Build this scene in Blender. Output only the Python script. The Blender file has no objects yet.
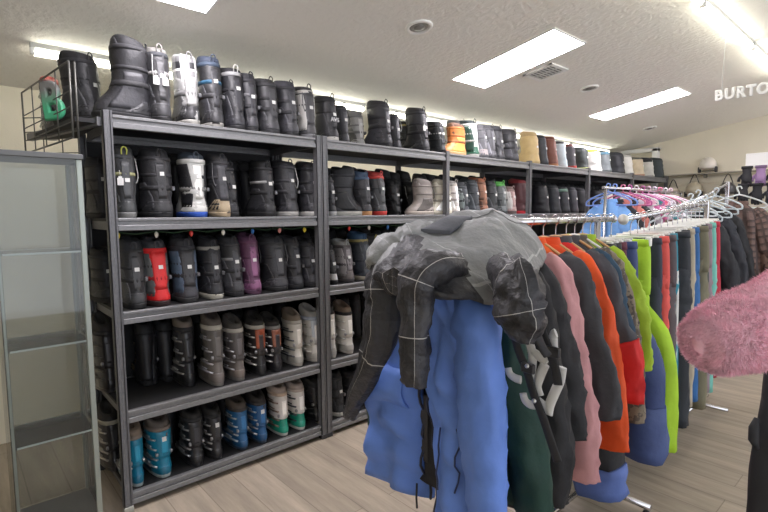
import bpy, math, random
from mathutils import Vector, Matrix, noise
R = math.radians
sc = bpy.context.scene
COL = sc.collection
rnd = random.Random(7)

# ------------------------------------------------------------------ camera
CF = 487.69
CPOS = Vector((-0.5906, -2.6233, 1.4999))
FW = Vector((0.66204, 0.74447, -0.08641)); RT = Vector((0.74677, -0.66503, -0.00812)); UP = Vector((0.06351, 0.05915, 0.99623))
cd = bpy.data.cameras.new('camera'); cam = bpy.data.objects.new('camera', cd); COL.objects.link(cam)
M3 = Matrix((RT, UP, -FW)).transposed()
cam.matrix_world = Matrix.Translation(CPOS) @ M3.to_4x4()
cd.sensor_width = 36; cd.lens = CF / 768 * 36; cd.clip_start = .05; cd.clip_end = 60
sc.camera = cam
def at(px, py, x=None, y=None, z=None):
    """point of the room seen at a pixel, on the plane x=, y= or z="""
    d = FW + RT * ((px - 384) / CF) - UP * ((py - 256) / CF)
    if x is not None: t = (x - CPOS.x) / d.x
    elif y is not None: t = (y - CPOS.y) / d.y
    else: t = (z - CPOS.z) / d.z
    return CPOS + d * t

# ------------------------------------------------------------------ materials
def lin(c):
    o = []
    for v in c:
        v /= 255
        o.append(v / 12.92 if v <= .04045 else ((v + .055) / 1.055) ** 2.4)
    return tuple(o) + (1,)
MATS = {}
def mat(c, rough=.6, metal=0, var=.0, vscale=20, bump=0, bscale=80, emit=0, trans=0, spec=None, sheen=0):
    key = (c, rough, metal, var, vscale, bump, bscale, emit, trans, spec, sheen)
    if key in MATS: return MATS[key]
    m = bpy.data.materials.new('surface'); m.use_nodes = True
    nt = m.node_tree; b = nt.nodes['Principled BSDF']
    b.inputs['Base Color'].default_value = lin(c); b.inputs['Roughness'].default_value = rough; b.inputs['Metallic'].default_value = metal
    if spec is not None: b.inputs['Specular IOR Level'].default_value = spec
    if trans: b.inputs['Transmission Weight'].default_value = trans
    if sheen: b.inputs['Sheen Weight'].default_value = sheen; b.inputs['Sheen Roughness'].default_value = .5
    if emit:
        b.inputs['Emission Color'].default_value = lin(c); b.inputs['Emission Strength'].default_value = emit
    tc = nt.nodes.new('ShaderNodeTexCoord')
    if var:
        n = nt.nodes.new('ShaderNodeTexNoise'); n.inputs['Scale'].default_value = vscale; n.inputs['Detail'].default_value = 4
        r = nt.nodes.new('ShaderNodeValToRGB')
        l = lin(c); r.color_ramp.elements[0].position = .3; r.color_ramp.elements[1].position = .7
        r.color_ramp.elements[0].color = tuple(v * (1 - var) for v in l[:3]) + (1,)
        r.color_ramp.elements[1].color = tuple(min(1, v * (1 + var)) for v in l[:3]) + (1,)
        nt.links.new(tc.outputs['Object'], n.inputs['Vector']); nt.links.new(n.outputs['Fac'], r.inputs['Fac']); nt.links.new(r.outputs['Color'], b.inputs['Base Color'])
    if bump:
        n = nt.nodes.new('ShaderNodeTexNoise'); n.inputs['Scale'].default_value = bscale; n.inputs['Detail'].default_value = 5
        bp = nt.nodes.new('ShaderNodeBump'); bp.inputs['Strength'].default_value = bump; bp.inputs['Distance'].default_value = .01
        nt.links.new(tc.outputs['Object'], n.inputs['Vector']); nt.links.new(n.outputs['Fac'], bp.inputs['Height']); nt.links.new(bp.outputs['Normal'], b.inputs['Normal'])
    MATS[key] = m
    return m
def node_mat(name, build):
    m = bpy.data.materials.new(name); m.use_nodes = True
    build(m.node_tree, m.node_tree.nodes['Principled BSDF']); return m
def pattern_cells(cols, scale, name='camouflage cloth'):
    """blotchy cloth print"""
    def f(nt, b):
        tc = nt.nodes.new('ShaderNodeTexCoord'); n = nt.nodes.new('ShaderNodeTexNoise'); n.inputs['Scale'].default_value = scale; n.inputs['Detail'].default_value = 3
        r = nt.nodes.new('ShaderNodeValToRGB'); r.color_ramp.interpolation = 'CONSTANT'
        els = r.color_ramp.elements
        while len(els) < len(cols): els.new(.5)
        for i, c in enumerate(cols):
            els[i].position = 0 if i == 0 else .36 + .3 * (i - 1) / max(1, len(cols) - 2); els[i].color = lin(c)
        nt.links.new(tc.outputs['Object'], n.inputs['Vector']); nt.links.new(n.outputs['Fac'], r.inputs['Fac']); nt.links.new(r.outputs['Color'], b.inputs['Base Color'])
        b.inputs['Roughness'].default_value = .75
    return node_mat(name, f)
def plaid(base, line, nu, nv, w=.03, dark=None, name='plaid cloth', bump=.25):
    """thin line plaid laid along the cloth's own uv"""
    def f(nt, b):
        L = nt.links.new
        uv = nt.nodes.new('ShaderNodeUVMap'); sp = nt.nodes.new('ShaderNodeSeparateXYZ'); L(uv.outputs['UV'], sp.inputs[0])
        outs = []
        for ax, k in ((0, nu), (1, nv)):
            m1 = nt.nodes.new('ShaderNodeMath'); m1.operation = 'MULTIPLY'; m1.inputs[1].default_value = k; L(sp.outputs[ax], m1.inputs[0])
            m2 = nt.nodes.new('ShaderNodeMath'); m2.operation = 'FRACT'; L(m1.outputs[0], m2.inputs[0])
            m3 = nt.nodes.new('ShaderNodeMath'); m3.operation = 'LESS_THAN'; m3.inputs[1].default_value = w; L(m2.outputs[0], m3.inputs[0])
            m4 = nt.nodes.new('ShaderNodeMath'); m4.operation = 'LESS_THAN'; m4.inputs[1].default_value = .5; L(m2.outputs[0], m4.inputs[0])
            outs.append((m3, m4))
        mx = nt.nodes.new('ShaderNodeMath'); mx.operation = 'MAXIMUM'; L(outs[0][0].outputs[0], mx.inputs[0]); L(outs[1][0].outputs[0], mx.inputs[1])
        ad = nt.nodes.new('ShaderNodeMath'); ad.operation = 'ADD'; L(outs[0][1].outputs[0], ad.inputs[0]); L(outs[1][1].outputs[0], ad.inputs[1])
        hf = nt.nodes.new('ShaderNodeMath'); hf.operation = 'MULTIPLY'; hf.inputs[1].default_value = .5; L(ad.outputs[0], hf.inputs[0])
        a = nt.nodes.new('ShaderNodeMix'); a.data_type = 'RGBA'; a.inputs[6].default_value = lin(base); a.inputs[7].default_value = lin(dark or base); L(hf.outputs[0], a.inputs[0])
        c = nt.nodes.new('ShaderNodeMix'); c.data_type = 'RGBA'; c.inputs[7].default_value = lin(line); L(a.outputs[2], c.inputs[6]); L(mx.outputs[0], c.inputs[0])
        L(c.outputs[2], b.inputs['Base Color']); b.inputs['Roughness'].default_value = .55
        tc = nt.nodes.new('ShaderNodeTexCoord'); n = nt.nodes.new('ShaderNodeTexNoise'); n.inputs['Scale'].default_value = 22; n.inputs['Detail'].default_value = 4
        bp = nt.nodes.new('ShaderNodeBump'); bp.inputs['Strength'].default_value = bump; bp.inputs['Distance'].default_value = .03
        L(tc.outputs['Object'], n.inputs['Vector']); L(n.outputs['Fac'], bp.inputs['Height']); L(bp.outputs['Normal'], b.inputs['Normal'])
    return node_mat(name, f)
def cloth(c, rough=.7, var=.1): return mat(c, rough, 0, var, 9, .7, 13)
def rubber(c): return mat(tuple(int(v * .84) for v in c) if max(c) < 115 else c, .75, 0, .12, 30, .15, 150)
def dk(c): return tuple(int(v * .84) for v in c) if max(c) < 115 else c
def leather(c): return mat(dk(c), .5, 0, .1, 14, .25, 50)
def plastic(c): return mat(c, .28, 0, .05, 20)
STEEL = mat((104, 104, 106), .45, .3, .12, 60, .15, 200)
BEAM = mat((124, 124, 125), .4, .25, .1, 60, .1, 200)
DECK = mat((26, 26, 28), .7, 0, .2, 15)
CHROME = mat((205, 205, 208), .22, 1)
WHITEP = mat((235, 235, 232), .4)
STICK = mat((206, 206, 202), .6)

# ------------------------------------------------------------------ mesh builder
class MB:
    def __init__(s): s.v = []; s.f = []; s.uv = []; s.sm = []; s.mi = []; s.m = 0
    def face(s, idx, uv=None, smooth=True):
        s.f.append(tuple(idx)); s.uv.append(uv); s.sm.append(smooth); s.mi.append(s.m)
    def box(s, lo, hi, M=None, bev=0):
        x0, y0, z0 = lo; x1, y1, z1 = hi; k = len(s.v)
        if bev:
            b = min(bev, (x1 - x0) * .45, (y1 - y0) * .45, (z1 - z0) * .45)
            rings = []
            for z, q in ((z0, b), (z0 + b, 0), (z1 - b, 0), (z1, b)):
                rings.append([(x0 + q + b, y0 + q, z), (x1 - q - b, y0 + q, z), (x1 - q, y0 + q + b, z), (x1 - q, y1 - q - b, z), (x1 - q - b, y1 - q, z), (x0 + q + b, y1 - q, z), (x0 + q, y1 - q - b, z), (x0 + q, y0 + q + b, z)])
            s.loft(rings, M=M, smooth=False); return s
        P = [(x0, y0, z0), (x1, y0, z0), (x1, y1, z0), (x0, y1, z0), (x0, y0, z1), (x1, y0, z1), (x1, y1, z1), (x0, y1, z1)]
        s.v += [tuple(M @ Vector(p)) if M else p for p in P]
        for q in ((0, 3, 2, 1), (4, 5, 6, 7), (0, 1, 5, 4), (1, 2, 6, 5), (2, 3, 7, 6), (3, 0, 4, 7)): s.face([k + i for i in q], None, False)
        return s
    def loft(s, rings, M=None, smooth=True, cap0=True, cap1=True, closed=True):
        k = len(s.v); n = len(rings[0]); m = len(rings)
        for r in rings: s.v += [tuple(M @ Vector(p)) if M else tuple(p) for p in r]
        e = n if closed else n - 1
        for i in range(m - 1):
            for j in range(e):
                a = k + i * n + j; b = k + i * n + (j + 1) % n
                s.face((a, b, b + n, a + n), ((j / e, i / (m - 1)), ((j + 1) / e, i / (m - 1)), ((j + 1) / e, (i + 1) / (m - 1)), (j / e, (i + 1) / (m - 1))), smooth)
        if closed and cap0: s.face([k + j for j in range(n)][::-1], None, False)
        if closed and cap1: s.face([k + (m - 1) * n + j for j in range(n)], None, False)
        return s
    def tube(s, pts, rad, n=8, flat=1, up=(0, 0, 1), M=None, fold=None, caps=True):
        """tube along pts; rad a number or a list; flat scales the second axis"""
        pts = [Vector(p) for p in pts]; rings = []
        rr = rad if isinstance(rad, (list, tuple)) else [rad] * len(pts)
        u = None
        for i, p in enumerate(pts):
            d = (pts[min(i + 1, len(pts) - 1)] - pts[max(i - 1, 0)]).normalized()
            if u is None:
                u = d.cross(Vector(up)); 
                if u.length < 1e-3: u = d.cross(Vector((0, 1, 0)))
            u = (u - d * u.dot(d)).normalized(); w = d.cross(u)
            ring = []
            for j in range(n):
                a = 2 * math.pi * j / n
                q = 1 if fold is None else fold(a, i / (len(pts) - 1))
                ring.append(p + u * math.cos(a) * rr[i] * q + w * math.sin(a) * rr[i] * q * flat)
            rings.append(ring)
        return s.loft(rings, M=M, cap0=caps, cap1=caps)
    def lathe(s, prof, n=20, M=None):
        return s.loft([[(r * math.cos(2 * math.pi * j / n), r * math.sin(2 * math.pi * j / n), z) for j in range(n)] for r, z in prof], M=M)
    def build(s, name, m, parent=None):
        me = bpy.data.meshes.new(name); me.from_pydata([tuple(p) for p in s.v], [], s.f)
        if any(u for u in s.uv):
            l = me.uv_layers.new(name='UVMap').data; k = 0
            for f, u in zip(s.f, s.uv):
                for i in range(len(f)):
                    if u: l[k].uv = u[i]
                    k += 1
        me.polygons.foreach_set('use_smooth', s.sm)
        if isinstance(m, (list, tuple)):
            for q in m: me.materials.append(q)
            me.polygons.foreach_set('material_index', s.mi)
        else: me.materials.append(m)
        me.update()
        o = bpy.data.objects.new(name, me); COL.objects.link(o)
        if parent: o.parent = parent
        return o
def tag(o, label, cat, group=None, kind=None):
    o['label'] = label; o['category'] = cat
    if group: o['group'] = group
    if kind: o['kind'] = kind
    return o
def thing(name, label, cat, loc=(0, 0, 0), rz=0, group=None):
    o = bpy.data.objects.new(name, None); o.empty_display_size = .05; COL.objects.link(o)
    o.location = loc; o.rotation_euler = (0, 0, rz); return tag(o, label, cat, group)
def struct(name, mb, m, label=None):
    o = mb.build(name, m); o['kind'] = 'structure'
    if label: o['label'] = label
    return o
def catmull(pts, n=6):
    pts = [Vector(p) for p in pts]; out = []
    for i in range(len(pts) - 1):
        p0, p1, p2, p3 = pts[max(i - 1, 0)], pts[i], pts[i + 1], pts[min(i + 2, len(pts) - 1)]
        for k in range(n):
            t = k / n
            out.append(.5 * ((2 * p1) + (p2 - p0) * t + (2 * p0 - 5 * p1 + 4 * p2 - p3) * t * t + (3 * p1 - p0 - 3 * p2 + p3) * t ** 3))
    out.append(pts[-1]); return out
def lerpl(vals, n):
    out = []
    for i in range(n):
        t = i / (n - 1) * (len(vals) - 1); k = min(int(t), len(vals) - 2); out.append(vals[k] + (vals[k + 1] - vals[k]) * (t - k))
    return out

# ------------------------------------------------------------------ room
YW = 1.39; ZW = 2.337; SL = .165; XF = 7.5; XL = -3.0; YN = -6.5
def zc(y): return ZW + SL * (YW - y)
def floor_nodes(nt, b):
    L = nt.links.new
    tc = nt.nodes.new('ShaderNodeTexCoord'); br = nt.nodes.new('ShaderNodeTexBrick')
    br.inputs['Scale'].default_value = 1; br.inputs['Brick Width'].default_value = 1.22; br.inputs['Row Height'].default_value = .18; br.inputs['Mortar Size'].default_value = .0025
    br.inputs['Color1'].default_value = lin((192, 179, 161)); br.inputs['Color2'].default_value = lin((177, 165, 148)); br.inputs['Mortar'].default_value = lin((150, 138, 123)); br.offset = .37
    rot = nt.nodes.new('ShaderNodeMapping'); rot.inputs['Rotation'].default_value = (0, 0, R(90)); L(tc.outputs['Object'], rot.inputs['Vector']); L(rot.outputs[0], br.inputs['Vector'])
    mp = nt.nodes.new('ShaderNodeMapping'); mp.inputs['Scale'].default_value = (20, 2.0, 1); L(tc.outputs['Object'], mp.inputs['Vector'])
    n = nt.nodes.new('ShaderNodeTexNoise'); n.inputs['Scale'].default_value = .8; n.inputs['Detail'].default_value = 7; n.inputs['Roughness'].default_value = .65; L(mp.outputs[0], n.inputs['Vector'])
    r = nt.nodes.new('ShaderNodeValToRGB'); r.color_ramp.elements[0].position = .3; r.color_ramp.elements[1].position = .72
    r.color_ramp.elements[0].color = (.6, .59, .58, 1); r.color_ramp.elements[1].color = (1.08, 1.07, 1.06, 1); L(n.outputs['Fac'], r.inputs['Fac'])
    mx = nt.nodes.new('ShaderNodeMix'); mx.data_type = 'RGBA'; mx.blend_type = 'MULTIPLY'; mx.inputs[0].default_value = 1
    L(br.outputs['Color'], mx.inputs[6]); L(r.outputs['Color'], mx.inputs[7]); L(mx.outputs[2], b.inputs['Base Color'])
    b.inputs['Roughness'].default_value = .42
def ceil_nodes(nt, b):
    L = nt.links.new
    b.inputs['Base Color'].default_value = lin((236, 234, 227)); b.inputs['Roughness'].default_value = .85
    tc = nt.nodes.new('ShaderNodeTexCoord'); n = nt.nodes.new('ShaderNodeTexNoise'); n.inputs['Scale'].default_value = 26; n.inputs['Detail'].default_value = 3
    r = nt.nodes.new('ShaderNodeValToRGB'); r.color_ramp.elements[0].position = .42; r.color_ramp.elements[1].position = .6
    bp = nt.nodes.new('ShaderNodeBump'); bp.inputs['Strength'].default_value = .3; bp.inputs['Distance'].default_value = .008
    L(tc.outputs['Object'], n.inputs['Vector']); L(n.outputs['Fac'], r.inputs['Fac']); L(r.outputs['Color'], bp.inputs['Height']); L(bp.outputs['Normal'], b.inputs['Normal'])
FLOOR = node_mat('wood plank floor', floor_nodes); CEIL = node_mat('textured ceiling paint', ceil_nodes)
WALL = mat((228, 221, 202), .85, 0, .03, 3, .12, 90)
struct('floor', MB().box((XL, YN, -.06), (XF + .1, YW + .1, 0)), FLOOR)
b = MB(); T = .08
b.v += [(x, y, zc(y) + dz) for dz in (0, T) for x, y in ((XL, YN), (XF + .1, YN), (XF + .1, YW + .1), (XL, YW + .1))]
for q in ((3, 2, 1, 0), (4, 5, 6, 7), (0, 1, 5, 4), (1, 2, 6, 5), (2, 3, 7, 6), (3, 0, 4, 7)): b.face(q, None, False)
struct('ceiling', b, CEIL)
struct('wall_back', MB().box((XL, YW, 0), (XF + .1, YW + .1, zc(YW) + .01)), WALL)
b = MB(); b.v += [(x, y, z) for x in (XF, XF + .1) for y, z in ((YN, 0), (YW, 0), (YW, zc(YW) + .01), (YN, zc(YN) + .01))]
for q in ((0, 1, 2, 3), (7, 6, 5, 4), (0, 4, 5, 1), (1, 5, 6, 2), (2, 6, 7, 3), (3, 7, 4, 0)): b.face(q, None, False)
struct('wall_far', b, WALL)
b = MB(); b.v += [(x, y, z) for x in (XL - .1, XL) for y, z in ((YN, 0), (YW, 0), (YW, zc(YW) + .01), (YN, zc(YN) + .01))]
for q in ((0, 1, 2, 3), (7, 6, 5, 4), (0, 4, 5, 1), (1, 5, 6, 2), (2, 6, 7, 3), (3, 7, 4, 0)): b.face(q, None, False)
struct('wall_left', b, WALL)
# slat board on the far wall below the ledge, and the white boxed frame in the corner
SLAT = mat((212, 205, 184), .6, 0, .05, 6)
b = MB()
for k in range(12): b.box((XF - .02, -2.6, .55 + k * .122), (XF, .75, .55 + k * .122 + .112))
struct('trim_1', b, SLAT)
b = MB().box((XF - .1, .18, 0), (XF, .26, 2.45), bev=.006).box((XF - .1, .18, 2.4), (XF, .9, 2.46), bev=.006)
struct('trim_2', b, WHITEP)
struct('baseboard_far', MB().box((XF - .015, YN, 0), (XF, YW, .09)), WHITEP)

# ceiling fittings ------------------------------------------------
SLOPE = Matrix.Rotation(-math.atan(SL), 4, 'X')
def on_ceiling(x, y): return Matrix.Translation((x, y, zc(y))) @ SLOPE
PANEL = mat((253, 247, 254), .5, emit=21)
def panel(x0, x1, y0, y1, label):
    cx, cy = (x0 + x1) / 2, (y0 + y1) / 2
    t = thing('ceiling_light', label, 'ceiling light', (cx, cy, zc(cy)), 0, 'flush light panels in the ceiling'); t.rotation_euler = (-math.atan(SL), 0, 0)
    w, h = (x1 - x0) / 2, (y1 - y0) / 2 * math.sqrt(1 + SL * SL)
    MB().box((-w, -h, -.006), (w, h, .004)).build('diffuser', PANEL, t)
    f = MB()
    for lo, hi in (((-w - .012, -h - .012), (w + .012, -h)), ((-w - .012, h), (w + .012, h + .012)), ((-w - .012, -h), (-w, h)), ((w, -h), (w + .012, h))): f.box((*lo, -.008), (*hi, .004))
    f.build('frame', WHITEP, t)
panel(.10, .49, -.88, -.01, 'flush white light panel cut off by the top edge of the photo')
panel(2.48, 2.90, -.88, -.01, 'largest flush white light panel in the middle of the ceiling')
panel(4.80, 5.20, -.88, -.01, 'flush white light panel farther back near the hanging letters')
panel(7.02, 7.42, -2.9, -2.05, 'flush white light panel far right near the end wall')
def vent():
    x, y = 3.12, -.45
    t = thing('ceiling_vent', 'white slatted square air vent beside the middle light panel', 'vent', (x, y, zc(y))); t.rotation_euler = (-math.atan(SL), 0, 0)
    w = .13; f = MB()
    for lo, hi in (((-w, -w), (w, -w + .03)), ((-w, w - .03), (w, w)), ((-w, -w), (-w + .03, w)), ((w - .03, -w), (w, w))): f.box((*lo, -.012), (*hi, .0))
    f.build('frame', WHITEP, t)
    MB().box((-w + .02, -w + .02, -.003), (w - .02, w - .02, -.001)).build('backing', mat((70, 70, 68), .8), t)
    s = MB()
    for k in range(8):
        q = -w + .045 + k * .028
        s.box((-w + .03, q, -.011), (w - .03, q + .014, -.007), M=None)
    s.box((-.006, -w + .03, -.012), (.006, w - .03, -.006))
    s.build('slat', mat((206, 205, 200), .5), t)
vent()
def recessed(x, y, r, label):
    t = thing('recessed_light', label, 'recessed light', (x, y, zc(y)), 0, 'round recessed ceiling lights'); t.rotation_euler = (-math.atan(SL), 0, 0)
    n = 28
    prof = [(r, .0), (r, -.006), (r * .92, -.012), (r * .78, -.012), (r * .7, -.004)]
    MB().loft([[(q * math.cos(2 * math.pi * j / n), q * math.sin(2 * math.pi * j / n), z) for j in range(n)] for q, z in prof], cap0=False, cap1=False).build('trim_ring', WHITEP, t)
    MB().lathe([(r * .72, -.002), (r * .6, -.006), (.3 * r, -.008)], n).build('baffle', mat((150, 148, 142), .5), t)
    MB().lathe([(r * .42, -.005), (r * .36, -.014), (.1 * r, -.017)], n).build('bulb', mat((120, 118, 114), .3), t)
recessed(1.64, -.455, .085, 'round recessed ceiling light above the second shelving bay')
recessed(3.90, -.44, .085, 'round recessed ceiling light between the two smaller light panels')
recessed(6.3, -.095, .085, 'farthest round recessed ceiling light near the end wall')
TUBE = mat((255, 252, 236), .5, emit=10)
def strip(x0, x1, y, label, grp):
    t = thing('tube_light', label, 'tube light', (x0, y, zc(y)), 0, grp)
    MB().box((0, -.016, -.026), (x1 - x0, .016, .006), bev=.004).build('housing', mat((190, 190, 186), .5), t)
    MB().tube([(.02, 0, -.045), (x1 - x0 - .02, 0, -.045)], .021, 10).build('tube', TUBE, t)
    for q in (0, x1 - x0 - .03): MB().box((q, -.018, -.062), (q + .025, .018, -.024), bev=.004).build('end_cap', WHITEP, t)
for k in range(6):
    strip(-.2 + k * 1.2, -.2 + k * 1.2 + 1.17, .72, ['tube light at the left end above the wire basket', 'second tube light from the left, behind the tall top shelf boots', 'tube light seen past the plain black boots on top shelf', 'tube light behind the orange boot on the top shelf', 'tube light behind the brown boots on the top shelf', 'farthest tube light of the row behind the top shelf'][k], 'tube lights in a row above the shelving')
for k in range(3):
    strip(1.75 + k * 1.25, 1.75 + k * 1.25 + 1.22, -1.59, ['tube light at the top edge, nearest of the right row', 'tube light above the right side of hanging letters', 'farthest tube light in the right row, past hanging letters'][k], 'tube lights in a row on the right')

# hanging letters --------------------------------------------------
FONTC = {}
def letter_mesh(ch, size, depth, bold, m):
    cu = bpy.data.curves.new('letter', 'FONT'); cu.body = ch; cu.size = size; cu.extrude = depth / 2; cu.bevel_depth = bold; cu.bevel_resolution = 1; cu.align_x = 'CENTER'
    o = bpy.data.objects.new('letter', cu); COL.objects.link(o)
    bpy.context.view_layer.update()
    me = bpy.data.meshes.new_from_object(o.evaluated_get(bpy.context.evaluated_depsgraph_get()))
    bpy.data.objects.remove(o); me.materials.clear(); me.materials.append(m)
    return me
X0 = 3.65
sg = thing('hanging_sign', 'white three-dimensional hanging letters spelling BURTON on thin wires', 'sign', (X0, -1.5, 2.303))
hor = Matrix(((0, 0, -1, 0), (-1, 0, 0, 0), (0, 1, 0, 0), (0, 0, 0, 1)))     # text x -> -Y, text y -> Z, facing -X
for i, (ch, w) in enumerate(zip('BURTON', (.034, .099, .166, .226, .293, .37))):
    me = letter_mesh(ch, .100, .012, .0058, mat((226, 226, 224), .5)); o = bpy.data.objects.new('letter', me); COL.objects.link(o); o.parent = sg
    o.matrix_local = Matrix.Translation((0, -w, 0)) @ hor @ Matrix.Diagonal((.88, 1, 1, 1))
for yy in (-.05, -.36):
    MB().tube([(0, yy, .07), (0, yy - .01, zc(-1.5 + yy) - 2.303)], .0022, 5).build('wire', mat((205, 205, 200), .4), sg)

# ------------------------------------------------------------------ shelving
BAY = 1.22; DEP = .6
ZB = [1.92, 1.427, .963, .458, .031]             # beam undersides
DK = [z + .06 for z in ZB]                       # deck tops
def shelf_unit(k, label):
    t = thing('shelving_unit', label, 'shelving', (k * BAY, 0, 0), 0, 'dark steel boot shelving units')
    posts = [.0] if k else [.0]
    def post(x, y):
        b = MB(); s = 1 if y < .3 else -1
        b.box((x - .021, min(y, y + s * .006), 0), (x + .021, max(y, y + s * .006), 2.0), bev=.001)
        b.box((x - .021, min(y, y + s * .04), 0), (x - .015, max(y, y + s * .04), 2.0), bev=.001)
        b.box((x + .008, min(y, y + s * .04), 0), (x + .014, max(y, y + s * .04), 2.0), bev=.001)
        o = b.build('post', STEEL, t)
        MB().box((x - .023, y - .003 if s > 0 else y - .042, 0), (x + .023, y + .042 if s > 0 else y + .003, .03), bev=.003).build('foot', mat((160, 160, 150) if (k == 0 and x < .1 and y < .3) else (40, 40, 42), .6), o)
    xs = [.022 if k == 1 else 0] + ([BAY - .022] if k == 0 else []) + ([BAY] if k == 5 else [])
    for x in xs:
        for y in (0, DEP): post(x, y)
    x0, x1 = (.044 if k == 1 else .022), BAY - (.044 if k == 0 else .022)
    MB().box((x0 - .01, DEP - .004, .04), (x1 + .01, DEP, 1.44 if k in (1, 2) else 1.94)).build('back_panel', DECK, t)  # added dark sheet, stands in for the deep shade between the boots
    for z in ZB:
        for y, s in ((.004, 1), (DEP - .004, -1)):
            b = MB()
            for lo, hi, d in ((0, .027, 0), (.027, .047, .010), (.047, .062, .001)):
                ya, yb = sorted((y + s * d, y + s * .03)); b.box((x0, ya, z + lo), (x1, yb, z + hi), bev=.002)
            b.build('beam', BEAM, t)
        for x in ([x0] if k == 0 else []) + ([x1 - .012] if k in (0, 5) else [x1 - .012]):
            MB().box((x - .004, .035, z), (x + .014, DEP - .035, z + .05), bev=.002).build('end_rail', STEEL, t)
        MB().box((x0 - .01, .03, z + .045), (x1 + .01, DEP - .03, z + .06)).build('deck', DECK, t)
for k, l in enumerate(['dark steel shelving unit nearest the glass case', 'dark steel shelving unit second from the left, partly behind the blue jacket', 'dark steel shelving unit third from the left, behind the draped grey jacket', 'dark steel shelving unit fourth from the left, above the orange jacket', 'dark steel shelving unit fifth from the left, above the lime trousers', 'dark steel shelving unit last in the row by the far wall']):
    shelf_unit(k, l)

# string of coloured bulbs under the second shelf
t = thing('string_lights', 'string of small coloured bulbs hung under the second shelf front', 'string lights', (0, .02, ZB[1]))
pts = [(.03 + i * .09, .035, -.008 - .012 * (i % 2)) for i in range(27)]
MB().tube(catmull(pts, 2), .0025, 5).build('cord', mat((40, 70, 40), .6), t)
for i, p in enumerate(pts[::2]):
    MB().lathe([(.004, 0), (.010, -.008), (.011, -.018), (.006, -.028), (.001, -.033)], 8, Matrix.Translation((p[0], p[1], p[2] - .002))).build('bulb', plastic([(210, 190, 60), (220, 215, 200), (200, 50, 45), (225, 220, 210), (60, 120, 190), (215, 140, 130)][i % 6]), t)

# ------------------------------------------------------------------ boots
def superring(yb, yf, w, z, n=22, heel=.84, e=2.5, dy=0):
    cy = (yb + yf) / 2; a = (yf - yb) / 2; out = []
    for j in range(n):
        th = 2 * math.pi * j / n
        c, s_ = math.cos(th), math.sin(th)
        y = math.copysign(abs(c) ** (2 / e), c); x = math.copysign(abs(s_) ** (2 / e), s_)
        f = heel + (1 - heel) * (y + 1) / 2
        out.append((x * w * f, cy + y * a + dy, z))
    return out
def prof(tbl, u):
    for (a, *p), (b_, *q) in zip(tbl, tbl[1:]):
        if u <= b_:
            k = (u - a) / (b_ - a); return [i + (j - i) * k for i, j in zip(p, q)]
    return tbl[-1][1:]
SNOW = [(0, -.0, .97, .92), (.05, -.012, 1.0, 1.0), (.12, -.012, .99, 1.02), (.2, -.004, .92, 1.0), (.28, .0, .80, .97), (.36, .0, .70, .95), (.46, -.002, .63, .95), (.6, -.008, .61, .98), (.78, -.012, .62, 1.02), (.92, -.006, .61, 1.0), (1, .01, .58, .95)]
SKI = [(0, .0, .98, .80), (.05, -.008, 1.0, .86), (.14, -.008, .98, .92), (.22, .0, .88, .92), (.3, .004, .72, .86), (.38, .004, .58, .80), (.5, -.006, .52, .82), (.65, -.014, .53, .86), (.8, -.018, .55, .90), (.92, -.016, .56, .92), (1, -.01, .56, .9)]
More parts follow.
